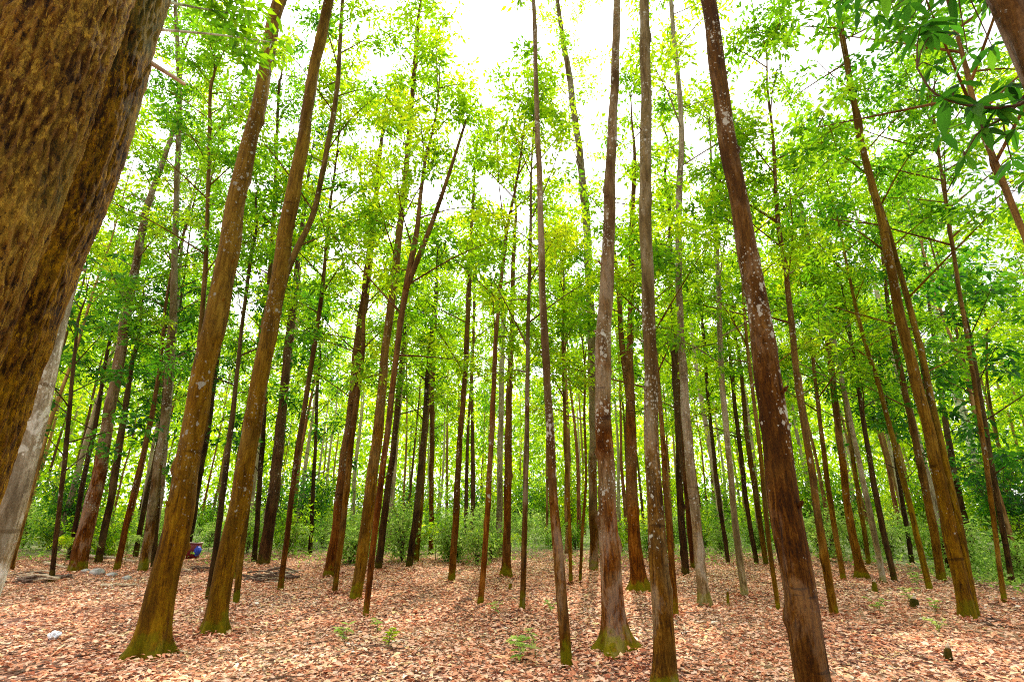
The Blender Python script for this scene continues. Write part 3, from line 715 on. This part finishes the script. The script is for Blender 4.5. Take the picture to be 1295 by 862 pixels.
# ------------------------------------------------------------------ the plantation beyond
def far_variants():
    out = []
    for k in range(14):
        H = random.uniform(11, 15.5); r0 = random.uniform(.06, .14)
        lean = np.array([random.uniform(-.02, .02), random.uniform(-.02, .02)])
        zs = np.linspace(-.06, H, 8)
        P = np.column_stack([lean[0] * zs + np.cumsum(rng.normal(0, .05, 8)), lean[1] * zs + np.cumsum(rng.normal(0, .05, 8)), zs, r0 * (1 - .9 * (zs / H).clip(0) ** .9)])
        P[:, :2] -= P[0, :2]
        Q = catmull(P, 40); axis, rr = Q[:, :3], np.maximum(Q[:, 3], .008)
        g = Geo(); tube(g, axis, rr, 10, True, trunk_rfun(.3, k, 3, []))
        br, tips = crown_points(axis, None, H * random.uniform(.30, .48), H, 16, 2.2, 8, spread=.29)
        for path, r in br:
            if len(path) > 3: tube(g, path, r, 4, False)
        bk = ['brown', 'pale', 'red', 'pale', 'dark', 'brown', 'ochre'][k % 7]
        Pp, Dd, Nn, l, w, rnd = tuft_leaves(tips, 18, (.15, .26), (.34, .46), .25)
        tone = ['bright', 'bright', 'mid'][k % 3]
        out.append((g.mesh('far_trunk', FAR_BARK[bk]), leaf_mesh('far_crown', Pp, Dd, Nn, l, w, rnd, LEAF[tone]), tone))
    return out
FV = far_variants()
placed = [np.array([o.location.x, o.location.y]) for o in col.objects if o.parent is None and o.get('category') == 'tree']
FAR_LABEL = 'slim straight tree in the distant stand behind the undergrowth'
cnt = 0; tries = 0
while cnt < 175 and tries < 6000:
    tries += 1
    d = 18 + random.random() ** 1.05 * 36
    a = random.uniform(-.92, .92)
    p = np.array([d * math.sin(a), d * math.cos(a)])
    if min(np.linalg.norm(p - q) for q in placed) < (1.5 if d < 32 else 2.0): continue
    placed.append(p); v = FV[cnt % len(FV)] if cnt % 5 else random.choice(FV)
    root = thing('plantation_tree', FAR_LABEL, 'tree', (p[0], p[1], float(gz(*p)) * .3), random.uniform(0, 6.28), 'far plantation trees')
    s = random.uniform(.85, 1.15)
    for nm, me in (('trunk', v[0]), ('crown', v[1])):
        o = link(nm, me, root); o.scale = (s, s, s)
    cnt += 1

# ------------------------------------------------------------------ undergrowth
def shrub_meshes(h, spread, nst, m, L, tone, wr=(.34, .5), tr=.22):
    g = Geo(); tips = []
    for k in range(nst):
        a = random.uniform(0, 6.28); r = spread * random.uniform(.25, 1); hh = h * random.uniform(.55, 1.0)
        p = catmull([[0, 0, -.03], [r * .35 * math.cos(a), r * .35 * math.sin(a), hh * .55], [r * math.cos(a), r * math.sin(a), hh]], 7)
        tube(g, p, np.linspace(.011, .003, 7), 5, False)
        for f in (2, 3, 4, 5, 6):
            for _ in range(2):
                t = p[f] + rng.normal(size=3) * .14 * h ** .5; t[2] = max(t[2], .08); tips.append(t)
                tube(g, np.array([p[f], (p[f] + t) / 2, t]), [.004, .003, .002], 4, False)
    P, D, N, l, w, rnd = tuft_leaves(np.array(tips), m, L, wr, tr)
    P[:, 2] = np.maximum(P[:, 2], .04)
    return g.mesh('shrub_stems', M_TWIG), leaf_mesh('shrub_leaves', P, D, N, l, w, rnd, LEAF[tone])

def frond_meshes(h, nf, tone, L=.5):
    """arching feather-shaped fronds with paired leaflets"""
    g = Geo(); Ps, Ds, Ns, Ls = [], [], [], []
    tube(g, np.array([[0, 0, -.03], [.01, 0, h * .3], [0, .01, h * .6]]), [.012, .010, .006], 6)
    for k in range(nf):
        a = k * 2.4 + random.uniform(-.3, .3); b = np.array([0, 0, h * random.uniform(.35, .6)])
        dr = np.array([math.cos(a), math.sin(a), 0]); ln = L * random.uniform(.75, 1.2)
        p = catmull([b, b + dr * ln * .5 + [0, 0, h * .38], b + dr * ln + [0, 0, h * random.uniform(.05, .3)]], 14)
        tube(g, p, np.linspace(.005, .0015, 14), 4, False)
        side = np.array([-dr[1], dr[0], 0])
        for i in range(3, 14):
            t = p[i] - p[i - 1]
            for s in (-1, 1):
                Ps.append(p[i]); Ds.append(unit(side * s + unit(t) * .6 + [0, 0, -.15])); Ns.append([0.1 * random.random(), 0, 1]); Ls.append(L * .34 * math.sin(math.pi * (i / 14 * .8 + .12)))
    Ls = np.array(Ls)
    return g.mesh('frond_stems', M_STEM), leaf_mesh('frond_leaflets', np.array(Ps), np.array(Ds), np.array(Ns), Ls, Ls * .28, rng.random(len(Ls)), LEAF[tone], droop=.15)

SH = [shrub_meshes(random.uniform(.8, 1.5), random.uniform(.5, .9), random.randint(9, 13), 9, (.07, .14), t) for t in ('pale', 'pale', 'mid', 'pale', 'bright', 'pale')]
TALL = [shrub_meshes(random.uniform(2.0, 3.2), random.uniform(.8, 1.3), 14, 12, (.10, .18), t) for t in ('bright', 'deep', 'deep', 'mid')]
FR = [frond_meshes(random.uniform(.7, 1.2), random.randint(7, 11), t, random.uniform(.5, .75)) for t in ('pale', 'bright', 'pale')]

def plant(name, label, cat, v, x, y, s, group, pn=('stems', 'leaves')):
    root = thing(name, label, cat, (x, y, float(gz(x, y)) * (1 if y < 24 else .3)), random.uniform(0, 6.28), group)
    for nm, me in zip(pn, v):
        o = link(nm, me, root); o.scale = (s, s, s)
    return root

n_s = 0
while n_s < 120:
    d = 14.8 + random.random() ** 1.2 * 22; a = random.uniform(-.9, .9)
    x, y = d * math.sin(a), d * math.cos(a)
    if y < 15.2 + 1.2 * math.sin(x * .5) and not (x > 9.5): continue
    plant('shrub', 'low leafy shrub in the green belt among the far trunks', 'shrub', SH[n_s % len(SH)], x, y, random.uniform(.7, 1.3), 'shrubs in the undergrowth belt')
    n_s += 1
for i in range(50):
    d = random.uniform(21, 40); a = random.uniform(-.9, .9)
    plant('understory_bush', 'tall bush filling the space between the far trunks', 'bush', TALL[i % 4], d * math.sin(a), d * math.cos(a), random.uniform(.8, 1.35), 'tall bushes far back')
for i in range(26):
    d = random.uniform(14.5, 24); a = random.uniform(-.85, .85)
    plant('fern', 'feathery pale fern like plant in the undergrowth belt', 'fern', FR[i % 3], d * math.sin(a), max(14.6, d * math.cos(a)), random.uniform(.7, 1.2), 'ferns in the undergrowth belt')

def far_wood(n=110000):
    """leaf mass of the wood beyond the last trees one can tell apart"""
    cl = 2000
    d = rng.uniform(44, 74, cl); a = rng.uniform(-.95, .95, cl); z = rng.beta(1.1, 1.5, cl) * 15 + .3
    keep = rng.random(cl) < (.95 - .45 * (z < 5) * (z > 1.2))
    c = np.stack([d * np.sin(a), d * np.cos(a), z], 1)[keep]
    k = n // len(c)
    P = np.repeat(c, k, 0) + rng.normal(size=(len(c) * k, 3)) * [1.3, 1.3, .75]
    P[:, 2] = np.maximum(P[:, 2], .1)
    m = len(P); D = rand_dirs(m); D[:, 2] -= .4; N = rng.normal(size=(m, 3)) * .6 + [0, 0, 1]
    tone = np.clip(np.repeat(rng.normal(.55, .17, len(c)), k) + rng.normal(0, .12, m), 0, 1)
    L = rng.uniform(.34, .62, m)
    o = link('distant_wood', leaf_mesh('distant_wood', P, D, N, L, L * .5, tone, LEAF['bright']))
    tag(o, 'yellow green leaf mass of the wood beyond the far trunks', 'foliage', kind='stuff')
far_wood()

def ground_cover(n=26000):
    d = 13 + rng.random(n) * 16; a = rng.uniform(-.95, .95, n)
    x = d * np.sin(a); y = d * np.cos(a)
    x2 = rng.uniform(8.5, 16, n // 3); y2 = rng.uniform(8.5, 16, n // 3)
    x = np.concatenate([x, x2]); y = np.concatenate([y, y2])
    pat = np.sin(x * 1.3 + 1) * np.sin(y * 1.7) + np.sin(x * .6 - y * .5)
    keep = ((y > 15.6 + rng.normal(0, .9, len(x))) | (x > 8.8 + .06 * y + rng.normal(0, .6, len(x)))) & (pat > rng.normal(-.3, .5, len(x)))
    x, y = x[keep], y[keep]; m = len(x)
    P = np.stack([x, y, gz(x, y) + rng.random(m) * .22], 1)
    D = rand_dirs(m); D[:, 2] = np.abs(D[:, 2]) * .7; N = rng.normal(size=(m, 3)) * .5 + [0, 0, 1]
    L = rng.uniform(.06, .15, m)
    o = link('ground_cover', leaf_mesh('ground_cover', P, D, N, L, L * .45, np.clip(rng.normal(.55, .22, m), 0, 1), LEAF['pale']))
    tag(o, 'pale green low weeds covering the floor behind the leaf carpet', 'ground cover', kind='stuff')
ground_cover()

def drifts():
    Ps, Ds, Ns = [], [], []
    for o in list(col.objects):
        if o.parent is None and o.get('category') == 'tree' and math.hypot(o.location.x, o.location.y) < 14:
            tr = [c for c in o.children if c.name.startswith('trunk')][0]
            co = np.array([v.co[:] for v in tr.data.vertices if v.co.z < .1]); r0 = np.percentile(np.linalg.norm(co[:, :2], axis=1), 75)
            for k in range(90):
                a = random.uniform(0, 6.28); d = r0 * random.uniform(.8, 1.25) + abs(random.gauss(0, .07))
                x = o.location.x + d * math.cos(a); y = o.location.y + d * math.sin(a)
                Ps.append([x, y, float(gz(x, y)) + random.random() * .06 * math.exp(-(d - r0) / .08 if d > r0 else 0)])
                b = random.uniform(0, 6.28); Ds.append([math.cos(b), math.sin(b), random.gauss(0, .35)]); Ns.append([random.gauss(0, .5), random.gauss(0, .5), 1])
    n = len(Ps); L = rng.uniform(.05, .11, n)
    o = link('leaf_drift', leaf_mesh('leaf_drift', np.array(Ps), np.array(Ds), np.array(Ns), L, L * .45, rng.beta(1.9, 2.2, n), M_LITTER))
    tag(o, 'dry leaves heaped around the feet of the nearer trees', 'leaf litter', kind='stuff')
drifts()

# ------------------------------------------------------------------ seedlings on the leaf carpet
def seedling(px, py, h, label, tone='pale', s=1.0, nl=14):
    B = on_ground(px, py); g = Geo(); Ps, Ds, Ns, Ls = [], [], [], []
    for k in range(3):
        a = random.uniform(0, 6.28)
        p = catmull([[0, 0, -.02], [.03 * math.cos(a), .03 * math.sin(a), h * .6], [.10 * s * math.cos(a), .10 * s * math.sin(a), h]], 7)
        tube(g, p, np.linspace(.005, .002, 7), 5, False)
        for i in range(nl // 2):
            q = p[random.randint(2, 6)]; b = random.uniform(0, 6.28)
            Ps.append(q); Ds.append([math.cos(b), math.sin(b), random.uniform(-.2, .5)]); Ns.append([random.uniform(-.3, .3), random.uniform(-.3, .3), 1]); Ls.append(.10 * s * random.uniform(.6, 1.15))
    Ls = np.array(Ls)
    root = thing('seedling', label, 'seedling', (B[0], B[1], float(gz(B[0], B[1]))), 0, 'seedlings on the leaf carpet')
    link('stem', g.mesh('seedling_stem', M_STEM), root)
    link('leaves', leaf_mesh('seedling_leaves', np.array(Ps), np.array(Ds), np.array(Ns), Ls, Ls * .42, rng.uniform(.65, 1, len(Ls)), LEAF[tone], droop=.1, fine=True), root)
seedling(657, 838, .22, 'largest pale seedling, left of the slender leaning tree foot', s=1.25, nl=20)
seedling(678, 828, .26, 'upright yellow green seedling beside the largest pale seedling', s=.9, nl=12)
seedling(490, 822, .16, 'darker green seedling at the lower centre left', 'mid', 1.0, 14)
seedling(436, 812, .16, 'pale seedling left of the darker green one', s=1.0)
seedling(478, 800, .14, 'small pale seedling behind the darker green one', s=.9)
seedling(626, 778, .14, 'small seedling between the two thin mossy footed trees', s=.9)
seedling(697, 775, .14, 'small pale seedling behind the slender leaning tree', s=.9)
seedling(214, 826, .12, 'tiny green seedling right of the thick mossy tree foot', 'bright', .8, 10)
seedling(212, 800, .11, 'tiny seedling behind the thick mossy tree foot', 'bright', .7, 8)
seedling(1160, 742, .25, 'leafy seedling by the slim orange brown tree', 'pale', 1.3, 20)
seedling(1112, 772, .16, 'yellowish seedling in the right part of the leaf carpet', s=1.0)
seedling(1188, 800, .18, 'pale seedling beside the short brown stub at lower right', s=1.1)
seedling(1184, 775, .16, 'pale seedling behind the short brown stub at lower right', s=1.0)
seedling(1150, 660 + 100, .22, 'seedling left of the lichen dotted clump foot', s=1.1)

# ------------------------------------------------------------------ dead wood, stones, litter
def stick(a, b, r, label, mat, name='fallen_branch', cat='branch', kink=.04, za=.0, zb=.0, twigs=2, group=None):
    A = on_ground(*a, z=za); Bq = on_ground(*b, z=zb)
    c = (A + Bq) / 2; c[2] = 0
    A = A + [0, 0, r * .7 + float(gz(A[0], A[1]))]; Bq = Bq + [0, 0, r * .7 + float(gz(Bq[0], Bq[1]))]
    ln = np.linalg.norm(Bq - A)
    pts = [A * (1 - t) + Bq * t + rng.normal(size=3) * kink * ln * [1, 1, .25] * math.sin(math.pi * t) for t in np.linspace(0, 1, 5)]
    p = catmull(np.array(pts) - c, 16)
    g = Geo(); tube(g, p, np.linspace(r, r * .55, 16), 10, True, lambda th, arc, z: 1 + .08 * np.sin(3 * th + arc * 9) + .06 * np.sin(arc * 23))
    for k in range(twigs):
        q = p[random.randint(4, 12)]; d = rand_dirs(1)[0]; d[2] = abs(d[2]) * .5
        tube(g, np.array([q, q + d * .12, q + d * .22 + [0, 0, -.02]]), [r * .45, r * .35, r * .15], 6)
    o = link(name, g.mesh(name, mat)); o.location = [float(v) for v in c]
    return tag(o, label, cat, group)
stick((78, 697), (170, 712), .055, 'long bleached log lying behind the stout tree foot', M_LOG, 'fallen_log', 'log', .01, .12, .10, 0)
stick((56, 712), (84, 718), .045, 'short bleached log left of the stout tree foot', M_LOG, 'fallen_log', 'log', .01, twigs=0)
stick((126, 744), (172, 741), .04, 'pale log end lying on the leaves right of the stones', M_LOG, 'fallen_log', 'log', .015, twigs=1)
stick((95, 832), (150, 820), .014, 'thin grey stick left of the thick mossy tree foot', M_STICK)
stick((200, 822), (236, 827), .020, 'pale broken stick right of the thick mossy tree foot', M_LOG)
stick((1230, 784), (1275, 788), .028, 'dark fallen branch right of the lichen dotted clump', M_STICK)
stick((1240, 790), (1292, 796), .018, 'thin dark branch lying near the right edge', M_STICK)
stick((576, 768), (594, 774), .012, 'small dark twig left of the thin curved tree', M_STICK)
stick((734, 776), (750, 775), .012, 'short twig left of the big flared tree', M_LOG)
stick((742, 826), (756, 830), .010, 'short dark twig beside the big flared tree foot', M_STICK)
stick((905, 744), (935, 750), .016, 'dark twig beside the pale lichened slim tree', M_STICK)
stick((20, 850), (60, 838), .012, 'dark twig in the bottom left corner', M_STICK)

def heap(px, py, w, h, n, label):
    B = on_ground(px, py); root = thing('branch_heap', label, 'branch heap', (B[0], B[1], float(gz(B[0], B[1]))))
    for k in range(n):
        a = random.uniform(-.6, .6) + (math.pi if random.random() < .5 else 0)
        c = np.array([random.uniform(-w, w) * .55, random.uniform(-.35, .35), .02 + random.random() * h])
        d = np.array([math.cos(a), math.sin(a), random.uniform(-.12, .12)]) * random.uniform(.25, .6) * w
        p = catmull([c - d, c + rng.normal(size=3) * .04, c + d], 8); p[:, 2] = np.maximum(p[:, 2], .012)
        g = Geo(); tube(g, p, np.linspace(random.uniform(.014, .03), .006, 8), 6)
        link('branch', g.mesh('heap_branch', M_STICK if random.random() < .8 else M_LOG), root)
heap(48, 735, .75, .14, 26, 'dark heap of rotting sticks left of the stout tree')
heap(338, 733, .80, .16, 30, 'heap of dead branches behind the slender brown tree')
heap(250, 722, .5, .06, 8, 'few dead sticks scattered below the dark red container')

def rock(px, py, r, label):
    B = on_ground(px, py)
    import bmesh
    bm = bmesh.new(); bmesh.ops.create_icosphere(bm, subdivisions=3, radius=1.0)
    o3 = random.uniform(0, 50)
    for v in bm.verts:
        k = 1 + .28 * mnoise.noise(v.co * 1.4 + Vector((o3, 0, 0))) + .10 * mnoise.noise(v.co * 4 + Vector((0, o3, 0)))
        v.co = Vector((v.co.x * r * k * 1.2, v.co.y * r * k, v.co.z * r * k * .7 + r * .3))
    me = bpy.data.meshes.new('rock'); bm.to_mesh(me); bm.free()
    for p in me.polygons: p.use_smooth = True
    me.materials.append(M_ROCK)
    o = link('rock', me); o.location = (B[0], B[1], float(gz(B[0], B[1]))); o.rotation_euler.z = random.uniform(0, 6)
    tag(o, label, 'rock', 'stones by the stout tree')
rock(122, 728, .13, 'largest pale stone right of the stout tree foot')
rock(108, 725, .08, 'small pale stone touching the stout tree foot')
rock(140, 731, .09, 'pale stone right of the largest stone')
rock(160, 733, .08, 'grey stone farthest right in the stone row')
rock(86, 730, .06, 'small stone left of the stout tree foot')

def crumpled(px, py):
    B = on_ground(px, py)
    import bmesh
    bm = bmesh.new(); bmesh.ops.create_icosphere(bm, subdivisions=4, radius=1.0)
    for v in bm.verts:
        k = 1 + .35 * mnoise.noise(v.co * 2.1) + .22 * abs(mnoise.noise(v.co * 5.3)) - .12 * abs(mnoise.noise(v.co * 9))
        v.co = Vector((v.co.x * .075 * k, v.co.y * .055 * k, v.co.z * .045 * k + .045))
    me = bpy.data.meshes.new('crumpled_plastic'); bm.to_mesh(me); bm.free(); me.materials.append(M_PLASTIC)
    o = link('crumpled_plastic', me); o.location = (B[0], B[1], float(gz(B[0], B[1]))); o.rotation_euler.z = -.5
    tag(o, 'crumpled white piece of plastic litter lying on dry leaves', 'litter')
crumpled(68, 808)

def stump(px, py, r, h, label, bk='brown'):
    B = on_ground(px, py); g = Geo()
    p = np.array([[0, 0, -.03], [0, 0, h * .3], [.01, 0, h * .8], [.015, .005, h]])
    tube(g, catmull(p, 14), np.linspace(r * 1.1, r * .85, 14), 16, True, trunk_rfun(.35, random.random() * 6, 4, [], .07))
    root = thing('tree_stump', label, 'stump', (B[0], B[1], float(gz(B[0], B[1]))), 0, 'small stumps in the leaf carpet')
    link('stump_body', g.mesh('stump_body', BARK[bk]), root)
    gg = Geo(); tube(gg, np.array([[.015, .005, h], [.02, .0, h + .03], [.03, .0, h + .06]]), [r * .7, r * .5, r * .12], 9, True, lambda th, a, z: 1 + .3 * np.sin(3 * th))
    link('splintered_top', gg.mesh('splintered_top', M_LOG), root)
stump(1201, 838, .032, .10, 'short brown stub nearest the camera, at the lower right', 'dark')
stump(1107, 748, .04, .16, 'thin broken stake below the pale flaking slim tree', 'red')
stump(1157, 768, .05, .12, 'dark broken stub left of the lichen dotted clump', 'dark')
stump(921, 764, .02, .20, 'thin broken stick standing by the pale lichened slim tree', 'red')
stump(645, 745, .025, .10, 'tiny stub in front of the upright red brown centre tree', 'brown')

def container(px, py):
    """small dark red open container with a blue bundle on its right side"""
    B = on_ground(px, py)
    root = thing('plastic_container', 'small dark red container with a blue bundle, standing by the dark leaning tree', 'container', (B[0], B[1], float(gz(B[0], B[1]))), .2)
    def rr(w, d, z, n=6, c=.05):
        out = []
        for (sx, sy, a0) in ((1, 1, 0), (-1, 1, 90), (-1, -1, 180), (1, -1, 270)):
            for k in range(n):
                a = rad(a0 + 90 * k / (n - 1)); out.append([sx * (w - c) + c * math.cos(a), sy * (d - c) + c * math.sin(a), z])
        return out
    rings = [rr(.15, .13, 0), rr(.17, .15, .22), rr(.185, .165, .44), rr(.17, .15, .44), rr(.14, .12, .03)]
    V = np.array(sum(rings, [])); n = len(rings[0]); Q = []
    for k in range(4):
        for j in range(n): Q.append([k * n + j, k * n + (j + 1) % n, (k + 1) * n + (j + 1) % n, (k + 1) * n + j])
    g = Geo(); V = np.vstack([V, [[0, 0, 0], [0, 0, .03]]])
    T = [[5 * n, (j + 1) % n, j] for j in range(n)] + [[5 * n + 1, 4 * n + j, 4 * n + (j + 1) % n] for j in range(n)]
    g.add(V, Q, T); link('body', g.mesh('container_body', M_RED, False), root)
    p = np.array(rr(.19, .17, .445) + [rr(.19, .17, .445)[0]]); g = Geo(); tube(g, p, np.full(len(p), .014), 8, False)
    link('rim', g.mesh('container_rim', M_RIM), root)
    import bmesh
    bm = bmesh.new(); bmesh.ops.create_icosphere(bm, subdivisions=3, radius=1.0)
    for v in bm.verts:
        k = 1 + .3 * mnoise.noise(v.co * 2.3)
        v.co = Vector((v.co.x * .10 * k + .16, v.co.y * .10 * k - .16, v.co.z * .14 * k + .22))
    me = bpy.data.meshes.new('bundle'); bm.to_mesh(me); bm.free(); me.materials.append(M_BLUE)
    for q in me.polygons: q.use_smooth = True
    link('bundle', me, root)
container(243, 706)

# ------------------------------------------------------------------ light, sky, camera
SUN_PX = (752, 8)
sd = unit(ray(*SUN_PX)); elev = math.asin(sd[2]); az = math.atan2(sd[0], sd[1])   # az from +Y towards +X
sun = bpy.data.lights.new('sun', 'SUN'); sun.energy = 5.0; sun.angle = rad(.55); sun.color = (1.0, .93, .80)
so = bpy.data.objects.new('sun', sun); col.objects.link(so)
so.rotation_euler = Vector((-sd[0], -sd[1], -sd[2])).to_track_quat('-Z', 'Y').to_euler(); so.location = (0, 0, 40)

world = bpy.data.worlds.new('World'); scene.world = world; world.use_nodes = True
nt = world.node_tree; nt.nodes.clear()
N_ = nt.nodes.new; Lk = nt.links.new
out = N_('ShaderNodeOutputWorld'); bg = N_('ShaderNodeBackground'); bg.inputs['Strength'].default_value = .12
sky = N_('ShaderNodeTexSky'); sky.sky_type = 'NISHITA'; sky.sun_disc = False; sky.sun_elevation = elev; sky.sun_rotation = az
sky.air_density = 1.2; sky.dust_density = 3.0
tc = N_('ShaderNodeTexCoord')
mp = N_('ShaderNodeMapping'); mp.inputs['Scale'].default_value = (1, 1, 2.0); Lk(tc.outputs['Generated'], mp.inputs['Vector'])
nz = N_('ShaderNodeTexNoise'); nz.inputs['Scale'].default_value = 2.6; nz.inputs['Detail'].default_value = 6; nz.inputs['Roughness'].default_value = .55
Lk(mp.outputs[0], nz.inputs['Vector'])
# more broken cloud towards the right, where the photograph shows blue holes
sx = N_('ShaderNodeSeparateXYZ'); Lk(tc.outputs['Generated'], sx.inputs[0])
ma = N_('ShaderNodeMath'); ma.operation = 'MULTIPLY_ADD'; ma.inputs[1].default_value = -.20; Lk(sx.outputs['X'], ma.inputs[0]); Lk(nz.outputs['Fac'], ma.inputs[2])
rp = N_('ShaderNodeValToRGB'); rp.color_ramp.elements[0].position = .30; rp.color_ramp.elements[1].position = .46; rp.color_ramp.elements[0].color = (.3, .3, .3, 1)
Lk(ma.outputs[0], rp.inputs[0])
mx = N_('ShaderNodeMix'); mx.data_type = 'RGBA'
Lk(rp.outputs[0], mx.inputs[0]); Lk(sky.outputs[0], mx.inputs[6]); 
vd = N_('ShaderNodeVectorMath'); vd.operation = 'DOT_PRODUCT'; Lk(tc.outputs['Generated'], vd.inputs[0]); vd.inputs[1].default_value = tuple(sd)
gr = N_('ShaderNodeMapRange'); gr.interpolation_type = 'SMOOTHSTEP'
for k_, v_ in (('From Min', -.55), ('From Max', 1.0), ('To Min', 4.5), ('To Max', 34.0)): gr.inputs[k_].default_value = v_
Lk(vd.outputs['Value'], gr.inputs['Value'])
cc = N_('ShaderNodeCombineColor')
for k_ in range(3): Lk(gr.outputs[0], cc.inputs[k_])
Lk(cc.outputs[0], mx.inputs[7])
Lk(mx.outputs[2], bg.inputs['Color']); Lk(bg.outputs[0], out.inputs['Surface'])

cam = bpy.data.cameras.new('camera'); cam.sensor_width = 36; cam.lens = F / W0 * 36; cam.clip_end = 3000; cam.clip_start = .05
co = bpy.data.objects.new('camera', cam); col.objects.link(co)
co.location = EYE; co.rotation_euler = (rad(90) + PITCH, 0, 0)
scene.camera = co

scene.view_settings.view_transform = 'Standard'; scene.view_settings.look = 'None'; scene.view_settings.exposure = 0
scene.render.engine = 'CYCLES'
cy = scene.cycles
cy.filter_width = 1.1; cy.max_bounces = 4; cy.diffuse_bounces = 2; cy.glossy_bounces = 2; cy.transmission_bounces = 4
cy.use_denoising = False; cy.use_adaptive_sampling = True; cy.adaptive_threshold = .015
cy.sample_clamp_indirect = 6
